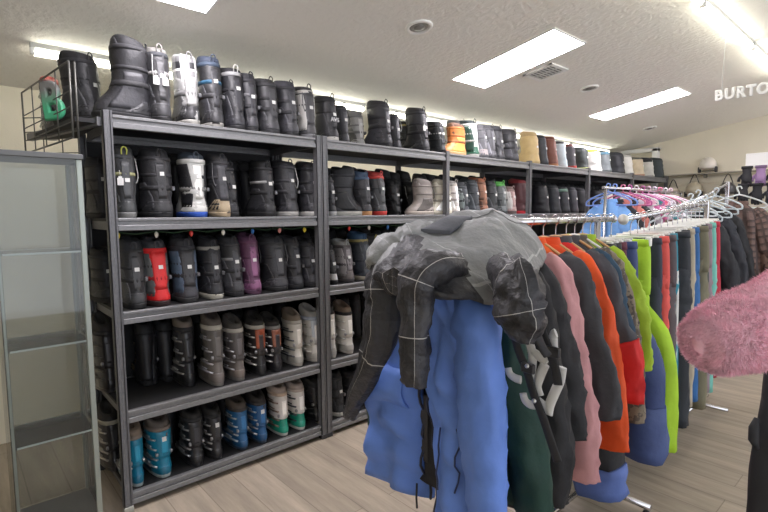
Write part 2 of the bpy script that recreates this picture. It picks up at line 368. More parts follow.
class Boot:
    def __init__(s, name, label, loc, rz, W, H, L, lean, tbl, group):
        s.W, s.H, s.L, s.tl, s.tbl = W * (1.1 if tbl is SNOW else 1.06), H, L, math.tan(R(lean)), tbl
        s.t = thing(name, label, 'boot', loc, rz, group)
        s.ph = rnd.random() * 50
    def ring(s, z, k=1.0, n=22, wr=.0):
        u = max(0, min(1, z / s.H)); yb, yf, w = prof(s.tbl, u)
        yb *= 1; dy = max(0, z - .13 * s.H) * s.tl
        r = superring(yb * s.L - (k - 1) * .05, yf * s.L + (k - 1) * .05, w * s.W / 2 * k, z, n, .82 if u < .35 else .93, 2.6 if u < .2 else 2.3, dy)
        if wr: r = [(x * (1 + wr * noise.noise(Vector((x * 25, y * 25, z * 30 + s.ph)))), y + wr * .12 * noise.noise(Vector((x * 30, z * 28, s.ph))), zz) for x, y, zz in r]
        return r
    def shell(s, name, z0, z1, m, k=1.0, steps=12, wr=.0, parent=None, open_top=False, slant=0, dome=0):
        b = MB(); rg = [s.ring(z0 + (z1 - z0) * i / steps, k, wr=wr) for i in range(steps + 1)]
        if slant:      # the rim drops at the front or back
            rg = [[(x, y, z + slant * (i / steps) ** 2 * (y / s.L - .25) * s.H) for x, y, z in r] for i, r in enumerate(rg)]
        if open_top:
            top = rg[-1]; cx = sum(p[0] for p in top) / len(top); cy = sum(p[1] for p in top) / len(top)
            for q, d in (((.97, .35), (.9, .7), (.76, .97), (.6, 1), (.48, .7), (.42, -.6)) if dome else ((.93, .004), (.84, -.004), (.78, -.05))):
                d = d * dome if dome else d
                rg.append([(cx + (x - cx) * q, cy + (y - cy) * q + .2 * (1 - q) * (s.L * .2 if dome else 0), z + d) for x, y, z in top])
        b.loft(rg); return b.build(name, m, parent or s.t)
    def patch(s, name, z0, z1, a0, a1, m, k=1.03, shape=None, parent=None):
        """curved panel on the surface, angle measured from the heel"""
        b = MB(); nz, na = 8, 10; outer = []; 
        for kk in (k, k - .02):
            rows = []
            for i in range(nz + 1):
                z = z0 + (z1 - z0) * i / nz; row = []
                rg = s.ring(z, kk, 72)
                lo, hi = (a0, a1) if shape is None else shape(i / nz, a0, a1)
                for j in range(na + 1):
                    a = lo + (hi - lo) * j / na          # 0 at heel, + toward +x
                    f = ((180 - a) % 360) / 360 * 72; q = int(f) % 72; w = f - int(f)
                    p = Vector(rg[q]).lerp(Vector(rg[(q + 1) % 72]), w); row.append(p)
                rows.append(row)
            outer.append(rows)
        ringsl = [o + i_[::-1] for o, i_ in zip(outer[0], outer[1])]
        b.loft(ringsl); return b.build(name, m, parent or s.t)
    def band(s, name, z0, z1, m, k=1.05, parent=None, bk=None):
        b = MB(); rg = [s.ring(z0, k - .03), s.ring(z0, k), s.ring((z0 + z1) / 2, k + .01), s.ring(z1, k), s.ring(z1, k - .03)]
        b.loft(rg, cap0=False, cap1=False); return b.build(name, m, parent or s.t)
    def back(s, z, off=0):
        u = max(0, min(1, z / s.H)); yb = prof(s.tbl, u)[0] * s.L; return yb + max(0, z - .13 * s.H) * s.tl - off
    def sticker(s, z, x=.0, w=.022, h=.02, m=None, name='price_sticker'):
        y = s.back(z + h / 2) ; y2 = s.back(z)
        b = MB(); M = Matrix.Translation((x, (y + y2) / 2 - .0035, z)) @ Matrix.Rotation(-math.atan(s.tl), 4, 'X')
        b.box((-w / 2, -.002, 0), (w / 2, .001, h), M); return b.build(name, m or STICK, s.t)
    def loop(s, m, z=None, h=.03, w=.006):
        z = z or s.H * .97; y = s.back(z)
        pts = [(-.011, y + .002, z - .014), (-.012, y - .005, z + h * .4), (0, y - .002, z + h * .85), (.012, y - .005, z + h * .4), (.011, y + .002, z - .014)]
        return MB().tube(catmull(pts, 4), w * .6, 6, .8, up=(0, 1, 0)).build('pull_loop', m, s.t)
    def laces(s, m, z0, z1):
        rg = None; b = MB()
        for i in range(5):
            z = z0 + (z1 - z0) * i / 4; r = s.ring(z, 1.04); n = len(r)
            for d in (1, -1):
                pts = [r[(d * 3) % n], r[(d * 2) % n], r[0], r[(-d * 2) % n]]
                b.tube(pts, .003, 5)
        return b.build('lace', m, s.t)
    def hang_tag(s, z, x, m=None):
        y = s.back(z, .012); b = MB()
        b.tube([(x, y + .01, z + .06), (x, y, z + .03)], .001, 4).box((x - .014, y - .001, z - .014), (x + .014, y + .001, z + .022)).box((x - .008, y - .001, z + .022), (x + .008, y + .001, z + .03))
        return b.build('hang_tag', m or STICK, s.t)
SHN = ['top shelf', 'second shelf', 'third shelf', 'fourth shelf', 'bottom shelf']
BYN = ['nearest bay', 'second bay', 'third bay', 'fourth bay', 'fifth bay', 'last bay']
ORD = ['first', 'second', 'third', 'fourth', 'fifth', 'sixth', 'seventh', 'eighth', 'ninth', 'tenth', 'eleventh', 'twelfth', 'thirteenth']
K = (40, 40, 43); G = (70, 70, 72); LG = (120, 120, 122); W_ = (190, 188, 183); BG = (168, 158, 140)
def snow(loc, label, group, far, H=.35, W=.112, rz=0, main=K, sole=None, liner=None, heel=None, side=None, strap=None, loop=None, lace=None, stick=1, tags=0, collar=None, lean=9, L=.29, plaidtop=0, letters=0, spine=None):
    s = Boot('snowboard_boot', label, loc, rz, W, H, L, lean, SNOW, group)
    sole = sole or tuple(int(v * .75) for v in main); liner = liner or tuple(int(v * .8) for v in main)
    s.shell('sole', 0, .03, rubber(sole), 1.035, 4)
    s.shell('upper', .022, H * (.64 if plaidtop else .88), leather(main), 1, 18, .06, open_top=True, slant=.25 if plaidtop else 0)
    lm = PLAIDLIN if plaidtop else cloth(liner)
    s.shell('liner', H * (.5 if plaidtop else .7), H * .925, lm, .985 if plaidtop else .93, 8, .06, open_top=True, slant=.1, dome=.028 * rnd.uniform(.6, 1.3))
    s.patch('tongue', H * .62, H * rnd.uniform(.985, 1.03), 118, 242, lm if plaidtop else cloth(tuple(min(255, int(v * 1.15 + 3)) for v in liner)), .96, shape=lambda t, a, b_: (a + 34 * t ** 3, b_ - 34 * t ** 3))
    if not far:
        pick = rnd.random()
        if pick < .45:
            c_ = lace or rnd.choice([(150, 150, 148), (30, 30, 32), (90, 90, 92), (30, 30, 32)])
            sd_ = rnd.choice((-1, 1)); rg = s.ring(H * .86, 1.08, 36); q = rg[18 - sd_ * rnd.randint(3, 6)]
            MB().tube(catmull([q, (q[0] + sd_ * .004, q[1] - .012, H * .72), (q[0] + sd_ * .006, q[1] - .022, H * .6), (q[0] - sd_ * .006, q[1] - .024, H * .5), (q[0] - sd_ * .016, q[1] - .016, H * .58)], 4), .003, 5).build('lace', cloth(c_), s.t)
        if pick > .3:
            o = s.band('ankle_strap', H * .40, H * .47, cloth(tuple(int(v * .7) for v in main)), 1.035)
            rg = s.ring(H * .435, 1.1, 36); q = rg[13]
            MB().box((-.008, -.016, -.011), (.008, .016, .011), Matrix.Translation(q), bev=.003).build('buckle', mat((110, 110, 112), .35, .4), o)
        if not side:
            f_ = rnd.choice((.72, .8, 1.3, 1.45))
            for sg_ in (-1, 1): s.patch('quarter_panel', H * .12, H * rnd.uniform(.5, .62), sg_ * 34, sg_ * 120, leather(tuple(min(255, int(v * f_ + (4 if f_ > 1 else 0))) for v in main)), 1.02, shape=lambda t, a, b_: (a * (1 + .9 * t * t), b_))
    if far: 
        if heel: s.patch('heel_counter', .03, H * .3, -100, 100, leather(heel))
        if collar: s.band('collar', H * .8, H * .9, cloth(collar), 1.02)
        if strap: s.band('strap', H * .6, H * .68, cloth(strap), 1.03)
        if stick: s.sticker(H * .52)
        return s
    if heel: s.patch('heel_counter', .03, H * .28, -105, 105, leather(heel), shape=lambda t, a, b_: (a * (1 - .45 * t), b_ * (1 - .45 * t)))
    else: s.patch('heel_counter', .03, H * .24, -95, 95, leather(tuple(min(255, int(v * 1.12 + 4)) for v in main)), shape=lambda t, a, b_: (a * (1 - .4 * t), b_ * (1 - .4 * t)))
    if side: 
        for sg_ in (-1, 1): s.patch('side_panel', H * .16, H * .82, sg_ * 30, sg_ * 110, leather(side), shape=lambda t, a, b_: (a * (.75 + .9 * abs(t - .45)), b_ * (.75 + .3 * t)))
    if spine: s.patch('spine_panel', H * .26, H * (.66 if plaidtop else .84), -30, 30, leather(spine), 1.035)
    else: s.patch('spine_panel', H * .28, H * .8, -16, 16, leather(tuple(min(255, int(v * 1.2 + 5)) for v in main)), 1.03)
    if not plaidtop: s.band('collar', H * .84, H * .9, cloth(collar or tuple(int(v * .9) for v in main)), 1.02)
    if not plaidtop: s.band('strap', H * .6, H * .65, cloth(strap or tuple(int(v * .8) for v in main)), 1.025)
    s.loop(cloth(loop or liner), H * .94)
    if lace: s.laces(cloth(lace), H * .35, H * .75)
    if stick: s.sticker(H * (.5 + .12 * rnd.random()), .004)
    for q in range(tags): s.hang_tag(H * .5, -.03 + .045 * q)
    if letters:
        me = letter_mesh('AVS', .04, .004, .001, mat((190, 190, 192), .5)); o = bpy.data.objects.new('lettering', me); COL.objects.link(o); o.parent = s.t
        o.matrix_local = Matrix.Translation((0, s.back(H * .45) - .006, H * .42)) @ Matrix.Rotation(R(90) - math.atan(s.tl), 4, 'X')
    return s
def ski(loc, label, group, far, H=.34, W=.108, rz=0, main=K, lower=None, liner=(40, 38, 36), sole=(50, 50, 52), buckle=(170, 170, 172), strap=None, stick=0, lean=7, L=.31, toe=None, cuffpatch=None):
    s = Boot('ski_boot', label, loc, rz, W, H, L, lean, SKI, group)
    lower = lower or main
    s.shell('sole', 0, .025, plastic(sole), 1.0, 3)
    s.shell('lower_shell', .02, H * .46, plastic(lower), 1, 12)
    s.shell('cuff', H * .36, H * .86, plastic(main), 1.045, 10, open_top=True, slant=.12)
    s.shell('liner', H * .74, H * .97, cloth(liner), .96, 6, .05, open_top=True, slant=.25, dome=.02)
    s.band('power_strap', H * .84, H * .91, cloth(strap or (36, 36, 38)), 1.05)
    s.patch('heel_piece', .02, H * .2, -80, 80, plastic(toe or tuple(int(v * .85) for v in lower)), 1.03)
    if cuffpatch: s.patch('spoiler', H * .5, H * .84, -35, 35, plastic(cuffpatch), 1.07)
    s.patch('spine_panel', H * .44, H * .74, -14, 14, plastic(tuple(min(255, int(v * 1.15 + 8)) for v in main)), 1.075)
    bm_ = mat(buckle, .3, .7)
    for i, z in enumerate((.2, .33, .52, .7)):
        rg = s.ring(H * z, 1.09, 36); b = MB()
        for a in (3, 4, 5, 6, 7, 8):
            pass
        q = [rg[k_ % 36] for k_ in ((-22, -20, -18, -16) if False else (27 - 5, 27 - 2, 27 + 1, 27 + 4))]
        b.tube(q, .0095, 6, .5); b.tube([(x, y, zz + .014) for x, y, zz in q[1:]], .0045, 5)
        b.build('buckle', bm_, s.t)
        rg = s.ring(H * z, 1.09, 36)
    r = s.ring(H * .43, 1.05, 36)
    for j in (14, 22): MB().lathe([(.011, -.004), (.011, .005), (.007, .008)], 12, Matrix.Translation(r[j]) @ Matrix.Rotation(R(90 if j < 18 else -90), 4, 'Y')).build('pivot', mat((150, 150, 152), .35, .5), s.t)
    if stick: s.sticker(H * .66, 0, .022, .024)
    return s
PLAIDLIN = plaid((165, 165, 165), (225, 225, 222), 5, 3, .12, (45, 45, 48), 'plaid lining', .1)
# row, right heel px, top px, kind, look, extras
B = []
def add(row, px, top, kind, look, depth=.045, **kw): B.append((row, px, top, kind, look, depth, kw))
T = 'snow'; S = 'ski'
# top shelf
add(0, 147, 46, T, 'large black pull-on boot turned sideways', .15, rz=90, main=(46, 46, 49), L=.27, W=.15, lean=2)
add(0, 171, 45, T, 'charcoal boot with pale grey collar and two hang tags', main=(58, 58, 60), liner=(122, 120, 116), collar=(52, 54, 58), tags=2, strap=(140, 138, 136))
add(0, 200, 53, T, 'pale grey boot with plaid lining and dark heel', main=(142, 142, 140), heel=(58, 58, 60), sole=(150, 148, 142), plaidtop=1, collar=(142, 142, 140), spine=(148, 148, 146))
add(0, 224, 55, T, 'charcoal boot with blue strap and light grey sole', main=(50, 50, 53), sole=(140, 138, 132), strap=(42, 84, 110), collar=(60, 72, 88), liner=(58, 66, 82))
add(0, 246, 66, T, 'black boot with white lace loop around its collar', main=(48, 48, 52), loop=W_, lace=W_, collar=(150, 150, 150))
add(0, 259, 73, T, 'slim charcoal boot with thin grey band', main=(56, 56, 60), W=.1, strap=(100, 100, 102))
add(0, 281, 78, T, 'wide charcoal boot with double strap and tall pull loop', main=(60, 60, 63), W=.122, loop=(60, 55, 50), strap=(36, 36, 38))
add(0, 300, 81, T, 'smooth charcoal boot with rounded tall liner', main=(58, 58, 62), liner=(62, 62, 68))
add(0, 317, 85, T, 'white and charcoal boot with curved white panels', main=(70, 70, 72), side=W_, collar=W_, spine=(78, 78, 80), sole=LG)
add(0, 340, 95, T, 'black boot with pale block lettering and white toe', main=(40, 40, 43), sole=(180, 178, 172), letters=1)
add(0, 350, 104, T, 'slim dark grey boot behind the lettered black boot', .12, main=(70, 70, 74), W=.095)
add(0, 366, 118, T, 'short pale grey boot set back from the edge', .2, main=(150, 148, 145), H_=.27, stick=1, collar=(110, 110, 110))
add(0, 394, 100, T, 'tall smooth plain black boot with wide foot', main=(46, 46, 50), W=.13)
add(0, 402, 112, T, 'slim grey boot half hidden by the tall black boot', .13, main=(66, 66, 70), W=.1)
add(0, 414, 122, T, 'low black boot with yellowish collar set back', .2, main=(48, 48, 46), collar=(150, 140, 90))
add(0, 431, 107, T, 'tall black boot with wide toe and white tag', main=(46, 46, 50), tags=1, W=.125)
add(0, 447, 124, T, 'black boot with looping white trim', main=(38, 40, 42), side=(38, 40, 42), lace=W_, loop=W_, strap=W_)
add(0, 463, 127, T, 'orange tan boot turned sideways', .10, rz=90, main=(196, 118, 58), sole=(172, 140, 96), liner=(90, 62, 44), W=.105, L=.28)
add(0, 469, 119, T, 'grey beige boot behind the orange one', .16, main=(92, 90, 88), sole=(150, 140, 128))
add(0, 480, 119, T, 'white and dark green boot with pale laces', main=(196, 200, 194), side=(30, 70, 58), heel=(34, 96, 72), liner=(30, 40, 40), lace=W_, strap=W_)
add(0, 489, 125, T, 'slim grey boot with pinkish heel', main=(100, 100, 104), heel=(150, 140, 138), W=.1)
add(0, 497, 124, T, 'grey boot with pale side seam', main=(92, 92, 96), W=.1)
add(0, 505, 125, T, 'dark grey boot with black wrinkled collar', main=(78, 78, 82), collar=K, W=.105)
add(0, 520, 129, T, 'wide charcoal boot with double buckled strap', main=(66, 66, 70), W=.14, strap=(40, 40, 42))
add(0, 541, 132, T, 'tan suede boot', main=(190, 164, 112), sole=(160, 140, 100), liner=(176, 152, 108), W=.14)
add(0, 549, 134, T, 'slim charcoal boot with white sticker', main=(62, 66, 72), W=.1)
add(0, 559, 135, T, 'brown boot with tan toe', main=(124, 76, 62), sole=(170, 120, 84), liner=(110, 66, 54))
add(0, 568, 140, T, 'pale blue white boot with dark liner', main=(190, 202, 208), sole=(200, 204, 206), liner=(70, 70, 74))
add(0, 577, 143, T, 'charcoal boot with red sole', main=(84, 80, 84), sole=(168, 60, 52), liner=(110, 64, 62))
add(0, 590, 149, T, 'dark green grey boot with yellow green toe', main=(70, 76, 74), sole=(160, 168, 110), W=.13)
add(0, 603, 150, T, 'wide white boot', main=(200, 198, 194), sole=(210, 208, 200), liner=(150, 160, 70), W=.15)
add(0, 612, 149, T, 'grey boot with blue cuff', main=(110, 116, 118), collar=(90, 130, 150), liner=(50, 56, 60))
add(0, 626, 152, T, 'square black boot', main=(42, 44, 50), W=.15)
add(0, 634, 154, T, 'white boot with black laces', main=(206, 204, 196), W=.11)
add(0, 645, 157, T, 'cream and tan boot', main=(200, 184, 156), sole=(170, 130, 110), liner=(90, 90, 84), W=.125)
add(0, 655, 157, T, 'white boot with black collar', main=(196, 194, 186), liner=K, collar=K, W=.125)
add(0, 665, 157, T, 'dark green boot with tall loop', main=(62, 72, 74), loop=(62, 72, 74), W=.13)
# second shelf
add(1, 112, 158, T, 'black boot half hidden by the corner post', .36, main=(44, 44, 48), rz=0)
add(1, 136, 148, T, 'charcoal ribbed boot with yellow green pull tab', main=(62, 64, 66), sole=(120, 120, 118), loop=(176, 178, 84), strap=(150, 150, 110), tags=1)
add(1, 174, 149, T, 'wide smooth black boot with pull loop', main=(46, 46, 49), W=.145)
add(1, 208, 147, T, 'white and black boot with blue sole', main=(178, 178, 174), side=(40, 40, 44), sole=(40, 80, 168), liner=(66, 74, 84), collar=(206, 206, 202), strap=(44, 44, 48), W=.13)
add(1, 232, 154, T, 'grey boot with tan heel', main=(70, 70, 74), heel=(158, 142, 116), sole=(164, 146, 118), spine=(82, 82, 86))
add(1, 256, 164, T, 'black boot with dangling straps', main=(32, 32, 35), strap=(24, 24, 26), rz=20)
add(1, 277, 162, T, 'black boot with white mesh side lines', main=(38, 38, 41), lace=(110, 110, 112), strap=(140, 140, 138))
add(1, 300, 158, T, 'charcoal boot with pale toe cap and flared collar', main=(56, 56, 60), sole=(160, 158, 154), W=.125)
add(1, 321, 162, T, 'charcoal boot with white toe cap', main=(54, 54, 58), sole=(186, 184, 180), W=.118)
add(1, 337, 176, T, 'slim black boot with white edge beside the post', main=(44, 44, 48), sole=(170, 170, 170), W=.09)
add(1, 359, 170, T, 'black boot turned with its white toe to the aisle', .10, rz=-125, main=(54, 54, 58), sole=(190, 188, 180))
add(1, 373, 173, T, 'charcoal boot with blue liner and tan sole', main=(52, 52, 56), sole=(176, 128, 84), liner=(60, 76, 98), collar=(64, 82, 104))
add(1, 388, 172, T, 'grey boot with red collar and red sole', main=(74, 76, 78), sole=(180, 52, 46), collar=(176, 58, 50), liner=(160, 54, 48))
add(1, 402, 181, T, 'black strappy boot in the shadow', .16, main=(30, 30, 33))
add(1, 418, 182, T, 'black boot behind the beige sideways boot', .26, main=(28, 28, 31))
add(1, 431, 184, T, 'greyish beige boot turned sideways', .10, rz=90, main=(140, 132, 126), sole=(170, 160, 150), W=.11)
add(1, 449, 183, T, 'cream boot turned sideways', .10, rz=90, main=(190, 184, 168), sole=(182, 176, 160), W=.11)
add(1, 460, 180, T, 'slim white boot right of the post', main=(206, 200, 196), W=.08)
add(1, 470, 183, T, 'dark grey boot with pale green flash', main=(68, 72, 76), side=(120, 130, 128), W=.105)
add(1, 481, 180, T, 'dark grey boot with white heel tag', main=(66, 70, 74), sole=(170, 170, 170), W=.1)
add(1, 489, 178, T, 'brown leather boot', main=(126, 88, 68), liner=(150, 96, 70), W=.1)
add(1, 499, 180, T, 'black boot with white cord', main=(54, 56, 58), lace=W_, W=.105)
add(1, 508, 181, T, 'grey boot with bright green collar', main=(96, 100, 100), liner=(80, 150, 70), collar=(80, 150, 70), lace=W_)
add(1, 517, 187, T, 'white and brown boot', main=(150, 126, 122), side=W_, lace=W_, W=.1)
add(1, 531, 179, T, 'dark grey and red boot with red sole', main=(96, 54, 58), spine=(70, 78, 78), sole=(190, 46, 56), liner=(130, 44, 50), W=.14)
add(1, 551, 184, T, 'black boot', main=(34, 34, 40), W=.14)
add(1, 562, 185, T, 'charcoal boot with green tab', main=(58, 60, 66), loop=(80, 140, 110))
add(1, 571, 186, T, 'charcoal boot with pale green collar', main=(66, 68, 74), collar=(120, 150, 134))
add(1, 579, 187, T, 'slim grey boot', main=(80, 80, 88), W=.1)
add(1, 588, 188, T, 'grey boot with white sticker', main=(76, 76, 80), W=.11)
add(1, 606, 190, T, 'black boot with pale strap', main=(44, 44, 50), strap=(150, 150, 150), W=.13)
add(1, 615, 191, T, 'white boot', main=(206, 200, 190), W=.11)
add(1, 622, 192, T, 'dark grey boot', main=(90, 92, 92), W=.1)
add(1, 632, 192, T, 'white boot with grey side', main=(204, 196, 188), side=(120, 120, 120), W=.12)
add(1, 646, 186, T, 'dark red boot', main=(112, 40, 50), W=.13)
add(1, 656, 186, T, 'grey boot with maroon liner', main=(90, 70, 74), liner=(100, 40, 50), W=.13)
# third shelf
add(2, 117, 250, T, 'black boot half hidden behind the glass case', .36, main=(34, 34, 37))
add(2, 146, 243, T, 'smooth dark grey boot with glossy back', main=(56, 57, 59), liner=(48, 49, 52))
add(2, 171, 242, T, 'bright red boot with grey side panel', main=(200, 34, 36), side=(110, 112, 114), strap=(36, 34, 36), liner=(58, 58, 62), sole=(60, 40, 40), collar=(200, 34, 36), spine=(206, 40, 42), W=.122, heel=(198, 30, 34))
add(2, 199, 240, T, 'charcoal boot with slate blue curved panels', main=(60, 60, 66), side=(86, 102, 122), sole=(56, 56, 58), spine=(66, 66, 70), W=.125)
add(2, 224, 241, T, 'black boot with white heel and white collar stripe', main=(46, 46, 50), sole=(176, 172, 160), heel=(52, 52, 55), collar=(150, 148, 142))
add(2, 245, 237, T, 'glossy charcoal boot with thin pale band', main=(60, 60, 64), strap=(120, 120, 122))
add(2, 262, 235, T, 'purple boot', main=(112, 70, 100), sole=(108, 72, 98), liner=(96, 62, 88), collar=(100, 62, 88))
add(2, 290, 237, T, 'wide dark grey boot with tall loop', main=(58, 58, 62), W=.15, loop=(40, 40, 42))
add(2, 305, 238, T, 'charcoal boot with white collar tag', main=(54, 54, 58), tags=0, collar=(58, 58, 62))
add(2, 319, 239, T, 'slim charcoal boot left of the post', main=(52, 52, 56), W=.108)
add(2, 338, 252, T, 'slim black boot with white heel behind the post', main=(50, 50, 54), heel=(180, 180, 178), W=.085)
add(2, 355, 241, T, 'silver and grey boot with curved panels', main=(98, 94, 96), side=(130, 126, 126), liner=(150, 150, 148), heel=(104, 98, 96), W=.11)
add(2, 374, 235, T, 'navy boot with yellow lining and pale sole', main=(58, 64, 72), sole=(160, 154, 138), collar=(150, 140, 90), liner=(52, 80, 110), side=(60, 66, 74), W=.12)
add(2, 384, 236, T, 'grey boot with yellow pull loop', main=(70, 72, 76), loop=(160, 150, 90), W=.1)
add(2, 395, 236, T, 'charcoal boot with black collar', main=(60, 60, 64), W=.105)
add(2, 406, 237, T, 'dark boot with olive lining', main=(46, 46, 46), liner=(100, 96, 62))
# fourth shelf
add(3, 118, 324, S, 'dark ski boot beside the glass case', .36, main=(40, 38, 38), buckle=(110, 108, 104))
add(3, 160, 328, S, 'black ski boot set far back on the shelf', .34, main=(36, 36, 38), buckle=(170, 150, 110))
add(3, 197, 321, S, 'black ski boot with grey buckles and brown liner', .15, main=(40, 40, 43), liner=(116, 106, 96), buckle=(176, 176, 176))
add(3, 226, 319, S, 'grey and silver ski boot with tan liner and pale strap', main=(92, 88, 86), lower=(112, 106, 102), liner=(92, 84, 78), strap=(178, 174, 164), sole=(128, 124, 120), buckle=(190, 190, 196), toe=(116, 108, 104))
add(3, 247, 323, S, 'grey ski boot with pale strap and plain cuff', main=(84, 80, 80), lower=(104, 98, 95), liner=(80, 76, 72), strap=(178, 174, 166), sole=(128, 124, 120), toe=(118, 108, 102))
add(3, 268, 320, S, 'black and orange ski boot', main=(50, 46, 46), lower=(44, 44, 46), cuffpatch=(150, 74, 48), strap=(176, 172, 164), buckle=(190, 188, 184))
add(3, 284, 321, S, 'black ski boot with orange and white marks', main=(44, 42, 46), cuffpatch=(140, 86, 66), strap=(120, 118, 116), buckle=(180, 178, 176))
add(3, 305, 316, S, 'white ski boot with dark buckles', main=(196, 192, 184), lower=(202, 198, 190), sole=(190, 186, 178), liner=(120, 108, 96), strap=(176, 172, 166), buckle=(90, 92, 96))
add(3, 322, 312, S, 'white ski boot with pale blue cuff print', main=(196, 194, 190), lower=(200, 196, 188), sole=(190, 186, 178), liner=(176, 174, 172), strap=(170, 180, 196), buckle=(180, 178, 172), cuffpatch=(184, 190, 198))
add(3, 338, 306, S, 'white ski boot beside the post', main=(206, 204, 200), lower=(206, 204, 200), sole=(196, 192, 186), buckle=(170, 170, 170))
add(3, 355, 308, S, 'white ski boot with brown fur liner', main=(206, 204, 198), lower=(208, 206, 200), sole=(196, 192, 186), liner=(128, 112, 98), buckle=(190, 190, 188))
# bottom shelf
add(4, 123, 414, S, 'black and white ski boot beside the glass case', .3, main=(56, 54, 54), lower=(60, 58, 58), buckle=(180, 176, 168), strap=(160, 156, 140))
add(4, 145, 429, S, 'teal blue ski boot beside the corner post', main=(20, 112, 140), lower=(18, 108, 138), sole=(150, 160, 160), liner=(128, 112, 96), strap=(124, 114, 104), W=.1)
add(4, 174, 420, S, 'teal blue ski boot with white sticker', main=(22, 112, 140), lower=(20, 110, 138), sole=(150, 160, 160), liner=(92, 84, 78), strap=(110, 100, 92), stick=1, W=.125)
add(4, 205, 412, S, 'black ski boot with white buckle marks', main=(38, 38, 41), buckle=(150, 150, 150), W=.12)
add(4, 224, 409, S, 'slim black ski boot with white sticker', main=(40, 40, 43), buckle=(150, 150, 150), stick=1, W=.105)
add(4, 250, 403, S, 'denim blue ski boot', main=(40, 92, 136), lower=(40, 90, 134), sole=(60, 70, 84), liner=(88, 78, 70), strap=(60, 56, 54), buckle=(170, 176, 180))
add(4, 269, 397, S, 'denim blue ski boot with white star sticker', main=(38, 84, 130), lower=(38, 86, 132), sole=(60, 70, 84), liner=(52, 48, 46), strap=(52, 50, 50), stick=1)
add(4, 290, 388, S, 'white and green ski boot with orange strap', main=(214, 208, 204), lower=(30, 138, 116), sole=(206, 204, 198), liner=(176, 160, 150), strap=(190, 168, 150), buckle=(140, 120, 110), toe=(36, 146, 122))
add(4, 307, 384, S, 'white and green ski boot with black rim', main=(216, 212, 208), lower=(30, 134, 112), sole=(206, 204, 198), liner=(180, 166, 158), strap=(186, 172, 164), buckle=(70, 74, 80), toe=(40, 146, 124))
add(4, 323, 380, S, 'black ski boot in the dark left of the post', .08, main=(26, 26, 29), buckle=(60, 60, 62))
add(4, 346, 372, T, 'black boot with white toe right of the post', main=(34, 34, 37), sole=(170, 168, 160), lace=(120, 120, 120))
add(4, 361, 372, T, 'black boot with pale sole beside the draped sleeve', main=(32, 32, 35), sole=(176, 172, 160))
recs = []
for row, px, top, kind, look, dep, kw in B:
    x = at(px, 200 if row < 2 else 300, y=.045 if dep < .1 else .05).x
    kw = dict(kw); W = kw.get('W', .112); rz = kw.get('rz', 0)
    if rz: W_eff = kw.get('L', .29) * .9
    else: W_eff = W
    # py of the heel line for the right column
    z0 = DK[row]
    for it in range(2):
        p = CPOS - Vector((x, dep, z0)); 
        d = Vector((x, dep, z0)) - CPOS; py = 256 - CF * d.dot(UP) / d.dot(FW); x = at(px, py, y=dep).x
    zt = at(px - 12, top, y=dep + .06).z
    H = max(.26, min(.41, zt - z0)) if row not in (1,) else max(.26, min(.355, zt - z0))
    if 'H_' in kw: H = kw.pop('H_')
    xc = x - W_eff / 2 + (.026 if not rz else .01)
    if kind == T: kw.setdefault('lean', 13 if row == 2 else 9)
    recs.append([row, min(5, max(0, int((xc + .02) / BAY))), xc, dep, H, kind, look, kw])
cnt = {}
for r in sorted(recs, key=lambda r: (r[0], r[1], r[2])):
    row, bay, xc, dep, H, kind, look, kw = r
    k = cnt[(row, bay)] = cnt.get((row, bay), -1) + 1
    label = f"{look}, {SHN[row]}, {ORD[k]} in {BYN[bay]}"
    if len(label.split()) > 16: label = f"{look}, {SHN[row]}, {BYN[bay]}"
    rz = kw.pop('rz', 0) + rnd.uniform(-4, 4)
    far = bay >= 3 and row < 2
    yb = dep
    L = kw.get('L', .29 if kind == T else .31)
    a = R(rz)
    if rz > 60: loc = (xc + L * .48, dep, DK[row])        # toe to the left
    elif rz < -60: loc = (xc - .06, dep + .16, DK[row])
    else: loc = (xc, dep, DK[row])
    loc = (loc[0], loc[1], DK[row] + .001)
    if rz > 60: loc = (loc[0], dep + .0, loc[2])
    kw['H'] = H
    (snow if kind == T else ski)(loc, label, 'boots on the ' + SHN[row], far, rz=a, **kw)

# shaded back row
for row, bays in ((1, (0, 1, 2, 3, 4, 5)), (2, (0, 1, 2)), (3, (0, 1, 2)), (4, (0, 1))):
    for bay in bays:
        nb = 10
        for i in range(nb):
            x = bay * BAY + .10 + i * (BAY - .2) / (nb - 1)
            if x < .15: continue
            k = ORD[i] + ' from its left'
            col = rnd.choice([(26, 26, 29), (32, 32, 35), (30, 28, 28), (38, 38, 42)])  # colours darkened, shade of the shelf recess is put into them
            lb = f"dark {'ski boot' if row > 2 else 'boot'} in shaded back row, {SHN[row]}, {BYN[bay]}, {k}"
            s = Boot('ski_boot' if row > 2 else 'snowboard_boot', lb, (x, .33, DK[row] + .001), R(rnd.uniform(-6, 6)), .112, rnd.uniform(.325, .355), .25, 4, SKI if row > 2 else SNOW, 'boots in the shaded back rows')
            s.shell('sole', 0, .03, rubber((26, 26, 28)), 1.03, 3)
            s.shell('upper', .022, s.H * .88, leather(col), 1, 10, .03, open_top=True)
            s.shell('liner', s.H * .72, s.H * .97, cloth((28, 28, 30)), .93, 6, .05, open_top=True, slant=.12, dome=.03)
